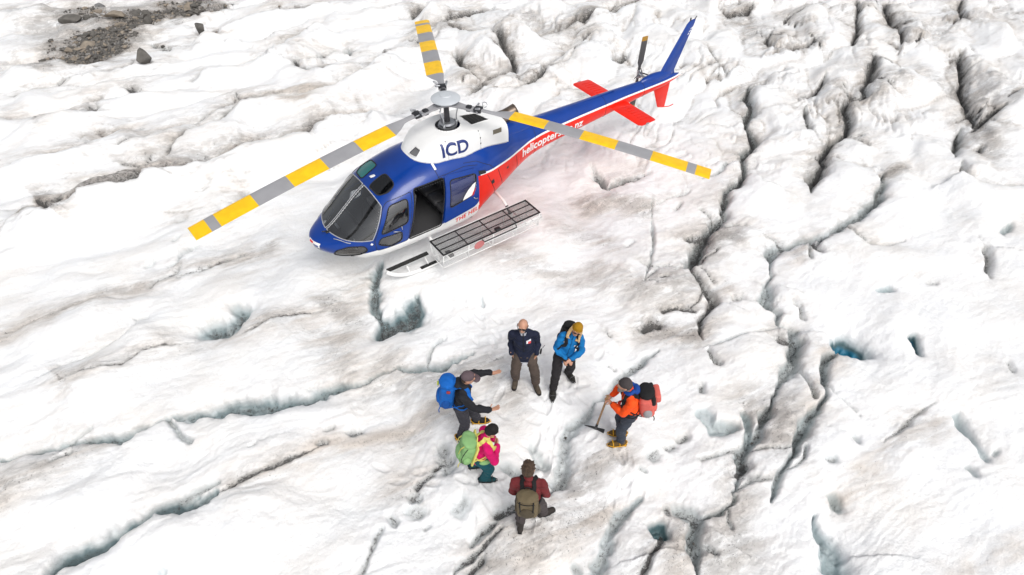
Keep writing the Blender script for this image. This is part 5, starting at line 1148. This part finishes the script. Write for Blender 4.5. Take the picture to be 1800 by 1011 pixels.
def pack(F, label, w, h, d, M, M2, strapM, lidM=None, up=.0, style=0, cat='backpack', pocketM=None):
    """rucksack worn on F's back: bag, lid, pockets, straps and hip belt, each a part"""
    k = F.k; t, l, f = F.t, F.l, F.f; back = F.nk - t*.06*k - f*.115*k; top = back + t*up; base = top - t*h
    c = top - t*h*.5 - f*d*.5
    P = lambda x, y, z: c + f*x + l*y + t*z      # forward, left, up from the bag's middle
    W = Matrix.Rotation(F.hd, 3, 'Z'); bl = base - f*d*.5
    root = thing('backpack', label, cat, F.loc + W @ bl, F.hd)
    rot = Matrix((f, l, t)).transposed()
    def O(name, nb, M, smooth=True, vox=None, wr=0.): 
        bmesh.ops.translate(nb, vec=-bl, verts=nb.verts[:])
        return solid(name, nb, M, root, vox, 3, wr, 16) if vox else obj(name, nb, M, root, smooth)
    nb = bmesh.new(); box(nb, P(0, 0, -.02), (d*.92, w*.94, h*.84), rot, bev=min(w, d)*.26, seg=3); ell(nb, P(-d*.10, 0, -h*.22), (d*.48, w*.50, h*.30), rot); ell(nb, P(.0, 0, h*.22), (d*.46, w*.46, h*.25), rot)
    O('main_bag', nb, M, vox=.012, wr=.007)
    nb = bmesh.new(); ell(nb, P(-.01, 0, h*.44), (d*.54, w*.50, h*.115), rot); box(nb, P(-d*.12, 0, h*.42), (d*.62, w*.80, h*.15), rot, bev=.03); O('lid', nb, lidM or M, vox=.012, wr=.005)
    nb = bmesh.new(); ell(nb, P(-d*.48, 0, -h*.16), (d*.20, w*.36, h*.24), rot); box(nb, P(-d*.50, 0, -h*.18), (d*.2, w*.56, h*.34), rot, bev=.03); O('front_pocket', nb, pocketM or M, vox=.011, wr=.004)
    for s in (1, -1):
        nb = bmesh.new(); ell(nb, P(.0, s*w*.48, -h*.22), (d*.30, .035, h*.18), rot); O('side_pocket', nb, M2)
    # shoulder straps: over the shoulder, down the chest and back under the arm
    for s in (1, -1):
        q = F.nk
        pts = [P(d*.42, s*.08, h*.36), q+l*s*.095*k+t*.022*k-f*.055*k, q+l*s*.10*k+t*.035*k+f*.02*k, q+l*s*.115*k-t*.035*k+f*.115*k, q+l*s*.125*k-t*.14*k+f*.155*k, q+l*s*.145*k-t*.25*k+f*.140*k, q+l*s*.188*k-t*.33*k+f*.05*k, P(d*.40, s*w*.42, -h*.36)]
        pp = smooth_path(pts, 5); nb = bmesh.new(); rings = []; T = jacket_bvh(F)
        for i in range(2, len(pp)-2):
            q_ = T.find_nearest(pp[i])
            if q_[0] is not None: pp[i] = q_[0]+q_[1]*.006
        for i, p in enumerate(pp):
            a = (pp[min(i+1, len(pp)-1)]-pp[max(i-1, 0)]).normalized(); ctr = F.nk-t*.2*k; n_ = p-ctr; n_ = n_-a*n_.dot(a); n_.normalize(); sd_ = a.cross(n_); wd_ = .030 if i < len(pp)*.66 else .014
            rings.append([p+sd_*wd_-n_*.006, p+sd_*wd_+n_*.008, p-sd_*wd_+n_*.008, p-sd_*wd_-n_*.006])
        loft(nb, rings); O('shoulder_strap', nb, strapM, smooth=False)
    nb = bmesh.new(); q = F.pel+t*.06*k; T = jacket_bvh(F); pb = []
    for a in np.linspace(-math.pi*.8, math.pi*.8, 30):
        w_ = f*math.cos(a)+l*math.sin(a); h_ = T.ray_cast(q+w_*.6, -w_); pb.append(h_[0]+w_*.004 if h_[0] is not None and (h_[0]-q).length < .26 else q+f*.142*k*math.cos(a)+l*.185*k*math.sin(a))
    tube(nb, pb, .022, 6, hint=t, flat=.35); O('hip_belt', nb, strapM)
    nb = bmesh.new(); box(nb, q+f*.155*k, (.025, .06, .04), rot, bev=.006); O('buckle', nb, BLACK)
    for s in (1, -1):
        nb = bmesh.new(); tube(nb, [P(-d*.30, s*w*.3, h*.46), P(-d*.60, s*w*.3, h*.26), P(-d*.62, s*w*.28, 0)], .010, 5, hint=l, flat=.4); O('compression_strap', nb, strapM)
        nb = bmesh.new(); tube(nb, [P(-d*.35, s*w*.34, -h*.42), P(-d*.42, s*w*.36, -h*.56), P(-d*.38, s*w*.37, -h*.66)], .009, 5, flat=.5); O('loose_strap', nb, strapM)
    nb = bmesh.new(); tube(nb, smooth_path([P(d*.36, .05, h*.47), P(d*.40, .03, h*.56), P(d*.40, -.03, h*.56), P(d*.36, -.05, h*.47)], 4), .010, 5); O('haul_loop', nb, strapM)
    return root, P, O, rot
BLK = cloth('black_webbing', (.012, .012, .013)); TEALB = cloth('teal_boot', (.012, .06, .07)); BRB = cloth('brown_boot', (.075, .058, .042), .6)
CRY = mat('crampon_yellow', (.70, .36, .01), .5); CRO = mat('crampon_orange', (.75, .22, .01), .5); CRS = mat('crampon_steel', (.10, .10, .10), .4, metal=.7)
WHC = cloth('white_cotton', (.72, .74, .80))
# ---- man in the navy jacket, hands in his pockets
A = figure('man in navy jacket and sunglasses facing the camera, hands in pockets', (1.43, 4.76), 51.5, 1.80, (.0, -.04, .945), (.0, -.07, 1.48), (.035, -.08, 1.635), (6, 0, -8), [(.05, .185, 22), (-.04, -.185, -6)],
           [((.045, .175, .915), (.1, -.45, -.9), (0, -1, 0), .5), ((.045, -.255, .915), (.1, .45, -.9), (0, 1, 0), .5)], cloth('navy_softshell', (.010, .014, .035)), cloth('brown_trousers', (.080, .060, .050)), BRB, ((-1, .12, 0), (-1, -.12, 0)), None, WHC, 1.06, False, .075)
nb = bmesh.new()
for s in (1, -1): ell(nb, A.hx(.104, s*.036, .026), (.014, .037, .026), A.Hm); tube(nb, [A.hx(.096, s*.064, .032), A.hx(.05, s*.084, .030), A.hx(-.01, s*.088, .022)], .005, 5)
tube(nb, [A.hx(.112, .012, .032), A.hx(.112, -.012, .032)], .005, 5); sg = obj('sunglasses', nb, mat('sunglass_black', (.008, .008, .008), .12), A.root); sg['kind'] = 'stuff'
b = bmesh.new(); ell(b, A.hx(-.020, 0, .015), (.093, .083, .075), A.Hm); ell(b, A.hx(-.045, 0, -.02), (.060, .076, .055), A.Hm); solid('cropped_hair', b, cloth('cropped_grey_hair', (.22, .15, .11)), A.root, .009, 2)
b = bmesh.new(); ell(b, A.hx(.055, 0, -.082), (.042, .048, .032), A.Hm); solid('stubble', b, cloth('grey_stubble', (.42, .36, .32)), A.root, .009, 2)
patch(A, 'chest_logo', (.085, -.155), .038, .020, WHC); patch(A, 'chest_logo', (.10, -.185), .024, .016, mat('logo_red', (.6, .05, .05), .7), off=.008); patch(A, 'chest_logo', (.062, -.185), .014, .012, mat('logo_white', (.7, .7, .72), .7), off=.008)
nb = bmesh.new()
for s in (1, -1): nb.faces.new([nb.verts.new(A.nk+q) for q in (A.f*.072+A.l*s*.01+A.t*.01, A.f*.098+A.l*s*.012-A.t*.035, A.f*.090+A.l*s*.04-A.t*.025, A.f*.058+A.l*s*.058+A.t*.015)])
bmesh.ops.solidify(nb, geom=nb.faces[:], thickness=.006); col_ = obj('shirt_collar', nb, WHC, A.root, smooth=False); col_['kind'] = 'stuff'
nb = bmesh.new(); q = A.wr[0]; cap(nb, q+V((-.02, .06, .02)), q+V((-.02, .07, .12)), .018, .016); tube(nb, [q+V((-.02, .065, .12)), q+V((-.05, .13, .20))], .005, 5); obj('belt_radio', nb, BLACK, A.root)
zipper(A, BLK)
# ---- woman in the blue jacket
B = figure('blonde woman in bright blue jacket and mustard beanie with clasped hands', (.89, 5.12), 58, 1.70, (.03, .0, .895), (.0, .115, 1.385), (.04, .165, 1.53), (10, -18, -12), [(-.18, .16, 24), (.19, -.17, -8)],
           [((.205, .075, .965), (.5, -.85, -.25), (-.3, .1, -1), .7), ((.205, .0, .955), (.5, .85, -.3), (-.3, .1, -1), .7)], cloth('bright_blue_shell', (.004, .155, .42)), cloth('charcoal_trousers', (.022, .020, .022)), cloth('black_boot', (.02, .019, .016)), ((-.4, 1, -.3), (-.4, -1, -.3)), CRS, None, .96)
beanie(B, cloth('mustard_knit', (.33, .17, .006)), 1.0)
HAIRB = mat('blonde_hair', (.60, .40, .20), .55, bump=.8, bscale=90, var=.25, vscale=40)
b = bmesh.new()
for s in (1, -1):
    for (dx, dy) in ((.015, 0), (-.02, .012), (-.04, .0), (.0, .02)):
        pts = smooth_path([B.hx(dx, s*(.070+dy), .02), B.hx(dx+.02, s*(.088+dy), -.06), B.nk+B.l*s*(.095+dy)+B.f*(.07+dx)+B.t*.0, B.nk+B.l*s*(.09+dy)+B.f*(.125+dx*.5)-B.t*(.0 if s < 0 else .07)+B.l*dx], 4); tube(b, pts, [(.017+.004*math.sin(3.1*i/len(pts)))*(1-.5*i/len(pts)) for i in range(len(pts))], 8)
ell(b, B.hx(-.05, 0, -.03), (.06, .085, .08), B.Hm); solid('long_hair', b, HAIRB, B.root, .009, 2, .003, 40)
nb = bmesh.new()
for s in (1, -1): ell(nb, B.hx(.100, s*.034, .020), (.009, .026, .017), B.Hm)
tube(nb, [B.hx(.104, .075, .026), B.hx(.110, 0, .026), B.hx(.104, -.075, .026)], .005, 5); sg = obj('sunglasses', nb, MATS['sunglass_black'], B.root); sg['kind'] = 'stuff'
patch(B, 'jacket_badge', (-.10, -.15), .026, .026, WHC, 'round'); patch(B, 'jacket_badge', (-.10, -.15), .014, .014, MATS['bright_blue_shell'], 'round', .008); patch(B, 'jacket_badge', (.10, -.19), .034, .010, WHC)
pack(B, 'black rucksack worn by the woman in the bright blue jacket', .27, .44, .19, BLK, BLK, BLK, up=.07)
zipper(B, cloth('dark_blue_zip', (.003, .07, .2)))
# ---- bearded man in orange with the ice axe
C = figure('bearded man in orange jacket and grey beanie leaning on an ice axe', (.78, 6.62), -35.6, 1.76, (-.03, .04, .94), (.06, .04, 1.44), (.15, .045, 1.57), (10, 0, -6), [(.03, .12, 6), (.0, -.07, -4)],
           [((.275, .03, 1.055), (.6, -.7, -.1), (.3, .1, -1), 1.0), ((.26, -.17, 1.00), (.75, .6, .0), (.3, .3, -.9), 1.0)], cloth('orange_shell', (.90, .085, .008)), cloth('slate_trousers', (.042, .050, .068)), cloth('tan_boot', (.12, .07, .02), .6), ((-.3, .9, -.5), (-.3, -.9, -.5)), CRY, None, 1.05)
beanie(C, cloth('grey_brown_knit', (.052, .044, .045)), .95)
b = bmesh.new(); ell(b, C.hx(.058, 0, -.085), (.052, .060, .045), C.Hm); ell(b, C.hx(.085, 0, -.120), (.038, .040, .045), C.Hm); ell(b, C.hx(.02, 0, -.055), (.060, .078, .035), C.Hm); ell(b, C.hx(-.04, 0, -.06), (.05, .075, .05), C.Hm)
solid('grey_beard', b, mat('grey_hair', (.20, .18, .165), .7, bump=.6, bscale=80, var=.3, vscale=40), C.root, .008, 2, .003, 50)
b = bmesh.new(); tube(b, smooth_path([C.nk+C.f*.07*math.cos(a)+C.l*.10*math.sin(a)+C.t*(.035-.02*math.cos(a)) for a in np.linspace(-2.6, 2.6, 16)], 2), .034, 8); ell(b, C.nk-C.f*.10+C.t*.01, (.06, .10, .06)); solid('blue_collar', b, cloth('royal_blue_fleece', (.008, .055, .27)), C.root, .011, 2, .004)
nb = bmesh.new(); tube(nb, [C.pel+C.f*.155*math.cos(a)+C.l*.188*math.sin(a)+V((0, 0, .0)) for a in np.linspace(0, 2*math.pi, 26)], .016, 6, hint=(0, 0, 1), flat=.4); hn = obj('climbing_harness', nb, BLK, C.root)
nb = bmesh.new()
for j in range(5): tube(nb, smooth_path([C.pel+V((.10+.012*j, -.15, .0)), C.pel+V((.13+.01*j, -.185, -.10)), C.pel+V((.12, -.18-.006*j, -.24-.03*j)), C.pel+V((.10-.01*j, -.17, -.12)), C.pel+V((.09, -.16, .0))], 4), .009, 6)
rp = obj('red_prusik_cord', nb, mat('red_cord', (.75, .03, .02), .7), C.root); rp['kind'] = 'stuff'
nb = bmesh.new()
for j in range(3): tube(nb, [C.pel+V((.05-.03*j+.02*math.cos(a), -.19, -.06-.055*j+.035*math.sin(a))) for a in np.linspace(0, 2*math.pi, 12)], .006, 5)
cb_ = obj('carabiners', nb, STEEL, C.root); cb_['kind'] = 'stuff'
nb = bmesh.new(); tube(nb, [C.pel+V((.02, -.175, .0)), C.pel+V((.035, -.20, -.12)), C.pel+V((.02, -.19, -.25))], .012, 6); obj('white_sling', nb, WHC, C.root)
SAL = cloth('salmon_nylon', (.62, .125, .10)); 
pr = pack(C, 'salmon red and black mountaineering rucksack worn by the man in orange', 34e-2, .58, .25, SAL, cloth('grey_nylon', (.30, .29, .30)), BLK, BLK, up=.02, pocketM=SAL)
root_, P, O, rot_ = pr
nb = bmesh.new(); box(nb, P(-.17, 0, .17), (.10, .26, .17), rot_, bev=.035, seg=3); O('lid_pocket', nb, SAL); nb = bmesh.new(); box(nb, P(-.10, 0, .16), (.07, .335, .20), rot_, bev=.03); O('black_panel', nb, BLK)
zipper(C, BLK)
# ---- the ice axe
W_ = Matrix.Rotation(C.hd, 3, 'Z'); ab = V((.425, -.17, .03)); at_ = V((.345, -.085, 1.10)); ax_root = thing('ice_axe', 'wooden handled ice axe held head down on the snow by the man in orange', 'ice axe', C.loc+W_ @ ab, C.hd)
def AO(name, nb, M, sharp=None): bmesh.ops.translate(nb, vec=-ab, verts=nb.verts[:]); return obj(name, nb, M, ax_root, sharp=sharp)
u_ = (at_-ab).normalized()
nb = bmesh.new(); tube(nb, [ab+u_*.16, ab+u_*.5, ab+u_*.85, at_], [.019, .018, .019, .020], 10, hint=(1, 0, 0), flat=.8); AO('shaft', nb, mat('ash_wood', (.33, .19, .085), .55, bump=.2, bscale=60, var=.2, vscale=14))
nb = bmesh.new(); tube(nb, [ab+u_*.0, ab+u_*.17], [.026, .023], 10, hint=(1, 0, 0), flat=.8); AO('ferrule', nb, mat('axe_iron', (.05, .05, .052), .45, metal=.7))
hd_ = V((-.93, .35, -.02)).normalized(); sd_ = hd_.cross(u_).normalized(); nb = bmesh.new(); rings = []
for q, h_, w_ in ((-.22, .004, .004), (-.14, .013, .008), (-.05, .020, .012), (.0, .026, .016), (.05, .020, .014), (.12, .010, .032), (.17, .003, .040)):
    c_ = ab+u_*(.02-.10*q*q*4)+hd_*q*.9; rings.append([c_+u_*h_+sd_*w_, c_+u_*h_-sd_*w_, c_-u_*h_-sd_*w_, c_-u_*h_+sd_*w_])
loft(nb, rings); AO('axe_head', nb, MATS['axe_iron'], 30)
# ---- man in black with the blue pack, explaining with both hands
D = figure('man in black jacket and mauve cap gesturing with both arms outstretched', (2.84, 5.00), 144, 1.78, (-.06, -.06, .92), (.005, -.07, 1.45), (.075, -.075, 1.605), (14, 0, 4), [(.16, .20, 4), (-.10, -.12, -8)],
           [((.40, .36, 1.17), (.95, .1, .05), (.1, .2, 1), .12, 1.2), ((.40, -.27, 1.04), (.85, .25, .05), (.15, .2, 1), .12, 1.6)], cloth('black_shell', (.014, .015, .019)), cloth('dark_grey_trousers', (.045, .044, .055)), cloth('black_boot2', (.02, .019, .018)), ((-.5, .7, -.4), (-.6, -.5, -.8)), CRY, None, 1.04)
k = D.k; b = bmesh.new(); ell(b, D.hx(-.008, 0, .050), (.106, .092, .076), D.Hm); ell(b, D.hx(-.02, 0, .030), (.103, .095, .050), D.Hm); CAPM = cloth('mauve_twill', (.105, .075, .085)); cp = solid('cap', b, CAPM, D.root, .008, 3)
nb = bmesh.new(); rings = []
for i in range(11):
    a = -1.15+2.3*i/10; c_, s_ = math.cos(a), math.sin(a); p0 = D.hx(.055+.04*c_, .088*s_, .040); p1 = D.hx(.085+.105*c_, .085*s_, .022-.012*abs(s_)); n_ = D.Hm @ V((0, 0, .006)); rings.append([p0+n_, p1+n_, p1-n_, p0-n_])
loft(nb, rings); obj('cap_brim', nb, CAPM, cp)
b = bmesh.new(); ell(b, D.hx(-.05, 0, -.035), (.05, .077, .06), D.Hm); solid('short_hair', b, cloth('brown_hair_short', (.05, .032, .022)), D.root, .009, 2)
b = bmesh.new(); ell(b, D.nk-D.f*.095+D.t*.015, (.07, .11, .05)); tube(b, smooth_path([D.nk+D.f*.055*math.cos(a)+D.l*.09*math.sin(a)+D.t*(.03) for a in np.linspace(-2.4, 2.4, 12)], 2), .030, 8); solid('hood', b, MATS['black_shell'], D.root, .012, 2, .004)
BP = cloth('blue_nylon', (.003, .105, .42)); BP2 = cloth('deep_blue_nylon', (.004, .07, .30))
root_, P, O, rot_ = pack(D, 'tall bright blue rucksack worn by the man in black', .31, .64, .25, BP, BP2, BP, BP, up=.13)
nb = bmesh.new(); box(nb, P(-.155, .05, .14), (.03, .05, .06), rot_, bev=.006); O('yellow_tag', nb, mat('lime_tag', (.55, .62, .06), .6)); nb = bmesh.new(); box(nb, P(.02, -.16, .21), (.06, .03, .05), rot_, bev=.01); O('red_buckle', nb, mat('dark_red_plastic', (.30, .02, .02), .5))
# ---- person in pink with the green pack
PK_ = figure('person in magenta jacket, black beanie and teal trousers with head bowed', (3.12, 5.87), 155, 1.62, (-.03, -.02, .865), (.085, -.02, 1.315), (.17, -.03, 1.445), (26, 0, 0), [(-.10, .22, 0), (.03, -.03, -8)],
           [((.22, .05, 1.06), (.3, -.9, .1), (-1, 0, 0), .8), ((.24, -.07, 1.09), (.3, .9, .1), (-1, 0, 0), .8)], cloth('magenta_shell', (.56, .003, .12)), cloth('teal_trousers', (.006, .075, .095)), TEALB, ((-.3, 1, -.4), (-.2, -1, -.5)), mat('crampon_dark', (.03, .035, .04), .4, metal=.5), None, 1.03)
beanie(PK_, cloth('black_knit', (.012, .011, .011)), 1.08)
GR = cloth('pale_green_nylon', (.22, .41, .165)); YL = cloth('yellow_webbing', (.66, .60, .16))
root_, P, O, rot_ = pack(PK_, 'pale green rucksack with yellow edging worn by the person in magenta', .33, .50, .23, GR, GR, YL, GR, up=.0)
nb = bmesh.new(); box(nb, P(.10, 0, .0), (.035, .37, .46), rot_, bev=.015); O('back_panel', nb, YL)
nb = bmesh.new(); tube(nb, smooth_path([P(-.06, .172, .22), P(-.10, .175, .05), P(-.09, .174, -.10), P(-.02, .172, -.18)], 4), .006, 5); O('zip', nb, BLK)
nb = bmesh.new(); tube(nb, smooth_path([P(-.06, -.172, .22), P(-.10, -.175, .05), P(-.09, -.174, -.10), P(-.02, -.172, -.18)], 4), .006, 5); O('zip', nb, BLK)
b = bmesh.new(); q = PK_.pel+PK_.t*.02; 
for s in (1, -1): ell(b, q+PK_.f*.06+PK_.l*s*.17, (.09, .035, .05))
solid('hip_pocket', b, GR, root_, .012, 2).location = (0, 0, 0)
hp_ = [c for c in root_.children if c.name.startswith('hip_pocket')][0]; hp_.data.transform(Matrix.Translation(-(PK_.nk - PK_.t*.06*PK_.k - PK_.f*.115*PK_.k - PK_.t*.50 - PK_.f*.115))); hp_['kind'] = 'stuff'
# ---- man in maroon seen from behind
E_ = figure('brown haired man in maroon jacket with his back to the camera', (2.93, 6.91), 228, 1.76, (-.07, .03, .925), (-.03, .055, 1.43), (.04, .07, 1.58), (22, 0, -4), [(-.10, .14, 2), (.16, -.19, -58)],
           [((.17, .13, 1.02), (.3, -.8, .2), (-1, 0, 0), .8), ((.17, -.08, 1.0), (.3, .8, .2), (-1, 0, 0), .8)], cloth('maroon_fleece', (.145, .020, .023)), cloth('taupe_trousers', (.060, .050, .050)), cloth('dark_brown_boot', (.035, .030, .027)), ((-.6, .45, -.5), (-.6, -.5, -.5)), None, None, 1.08)
b = bmesh.new(); ell(b, E_.hx(-.018, 0, .040), (.106, .090, .092), E_.Hm); ell(b, E_.hx(-.045, 0, -.01), (.075, .088, .085), E_.Hm)
for i in range(60):
    a = RNG.rand()*6.28; e = RNG.rand()*1.5; q = E_.hx(-.02+.105*math.cos(a)*math.cos(e), .090*math.sin(a)*math.cos(e), .035+.092*math.sin(e)); q2 = q+V((RNG.rand()-.5, RNG.rand()-.5, RNG.rand()*.3))*.05; cap(b, q, q2, .014, .006, None, 1, 6)
solid('tousled_hair', b, mat('brown_hair', (.06, .034, .018), .6, bump=.8, bscale=90, var=.35, vscale=45), E_.root, .007, 1, .004, 60)
OL = cloth('olive_canvas', (.135, .105, .060)); OL2 = cloth('dark_olive_canvas', (.07, .055, .035))
root_, P, O, rot_ = pack(E_, 'olive brown canvas rucksack worn by the man in maroon', .31, .47, .21, OL, OL2, BLK, OL, up=.03, pocketM=OL2)
nb = bmesh.new(); tube(nb, smooth_path([P(-.02, .14, .13), P(-.09, .11, .14), P(-.115, 0, .145), P(-.09, -.11, .14), P(-.02, -.14, .13)], 4), .006, 5); O('zip', nb, BLK)
nb = bmesh.new(); box(nb, P(-.05, -.07, .215), (.05, .03, .02), rot_, bev=.006); O('label_tab', nb, WHC)

# ================================================================== ROCKS AND GRIT
ROCKM = mat('dark_greywacke', (.115, .108, .098), .85, bump=.7, bscale=9, var=.3, vscale=5); ROCKT = mat('tan_rock', (.26, .22, .175), .85, bump=.7, bscale=9, var=.3, vscale=5)
def rock(label, x, y, sx, sy, sz, rz, M, seed, sink=.2, group=None, tilt=0.):
    r = np.random.RandomState(seed); nb = bmesh.new()
    for p in r.randn(16, 3): p /= np.linalg.norm(p); p *= (.85+.3*r.rand()); nb.verts.new(p)
    bmesh.ops.convex_hull(nb, input=nb.verts[:]); [nb.verts.remove(v) for v in [v for v in nb.verts if not v.link_faces]]
    bmesh.ops.bevel(nb, geom=nb.edges[:], offset=.06, segments=1, affect='EDGES')
    bmesh.ops.scale(nb, vec=V((sx, sy, sz)), verts=nb.verts[:]); bmesh.ops.rotate(nb, matrix=Matrix.Rotation(tilt, 3, 'X'), verts=nb.verts[:])
    o = obj('rock', nb, M, smooth=False); o.location = (x, y, ground_z(x, y)+sz*(1-sink)*.8); o.rotation_euler = (0, 0, rz); return tag(o, label, 'rock', group)
rock('tilted grey slab of rock alone on the white ice, top left', 1.62, -14.45, .14, .30, .34, .4, ROCKM, 3, .1, None, .45)
rock('rounded dark boulder sitting alone on the snow below the gravel patch', 3.86, -12.95, .29, .27, .29, 1.1, ROCKM, 5)
rock('broad flat dark rock at the left end of the gravel patch', 5.25, -17.6, .46, .22, .18, -.5, ROCKM, 8, .3)
rock('small dark stone at the right edge of the gravel patch', 2.98, -16.2, .20, .17, .18, .2, ROCKM, 11, .3)
rock('large tan rock in the middle of the gravel patch', 3.9, -16.9, .42, .22, .2, -.4, ROCKT, 14, .3)
rock('grey rock near the top edge behind the gravel patch', 4.1, -18.6, .2, .18, .18, .9, mat('pale_rock', (.2, .2, .2), .85, bump=.6, bscale=9, var=.25, vscale=5), 17, .3)
def gravel():
    r = np.random.RandomState(12); n = 150000
    d = 3+27*np.sqrt(r.rand(n)); a = YAW + R(-66) + R(132)*r.rand(n); x = CAM_POS.x+d*np.cos(a); y = CAM_POS.y+d*np.sin(a)
    x[:30000] = 4.3+2.6*r.randn(30000); y[:30000] = -15.7+2.0*r.randn(30000)
    z, bl, gr, tn, gy, fl = glacier(x, y); p = .25*np.clip(gr-.35, 0, 1)*(fl < .5)*(d < 15) + 1.0*np.clip(gy-.80, 0, 1)*(np.hypot(x-4.3, y+15.7) < 6)
    k = np.nonzero(r.rand(n) < p)[0][:9000]
    t = bmesh.new(); bmesh.ops.create_icosphere(t, subdivisions=1, radius=1); V0 = np.array([v.co[:] for v in t.verts]); F0 = np.array([[v.index for v in f.verts] for f in t.faces]); t.free()
    m = len(k); s = (.008+.022*r.rand(m)**3)*(1+(.2+3.2*r.rand(m)**7)*(gy[k] > .8))*(1+.012*d[k]); Q = V0[None]*(1+.35*r.randn(m, len(V0), 1))*s[:, None, None]*np.stack([1+.5*r.rand(m), 1+.3*r.rand(m), .6+.3*r.rand(m)], 1)[:, None, :]
    c, sn = np.cos(r.rand(m)*6.28), np.sin(r.rand(m)*6.28); X_ = Q[..., 0]*c[:, None]-Q[..., 1]*sn[:, None]; Q[..., 1] = Q[..., 0]*sn[:, None]+Q[..., 1]*c[:, None]; Q[..., 0] = X_
    Q += np.stack([x[k], y[k], z[k]+s*.2], 1)[:, None, :]
    F_ = (F0[None]+np.arange(m)[:, None, None]*len(V0)).reshape(-1, 3)
    me = bpy.data.meshes.new('gravel'); me.from_pydata(Q.reshape(-1, 3).tolist(), [], F_.tolist()); me.update()
    o = finish('gravel', me, [ROCKM, ROCKT], None, False); mi = np.repeat((r.rand(m) < .3).astype('i'), 20); me.polygons.foreach_set('material_index', mi)
    o['kind'] = 'stuff'; o['label'] = 'dark gravel and grit strewn over the ice and in the crevasse floors'
gravel()
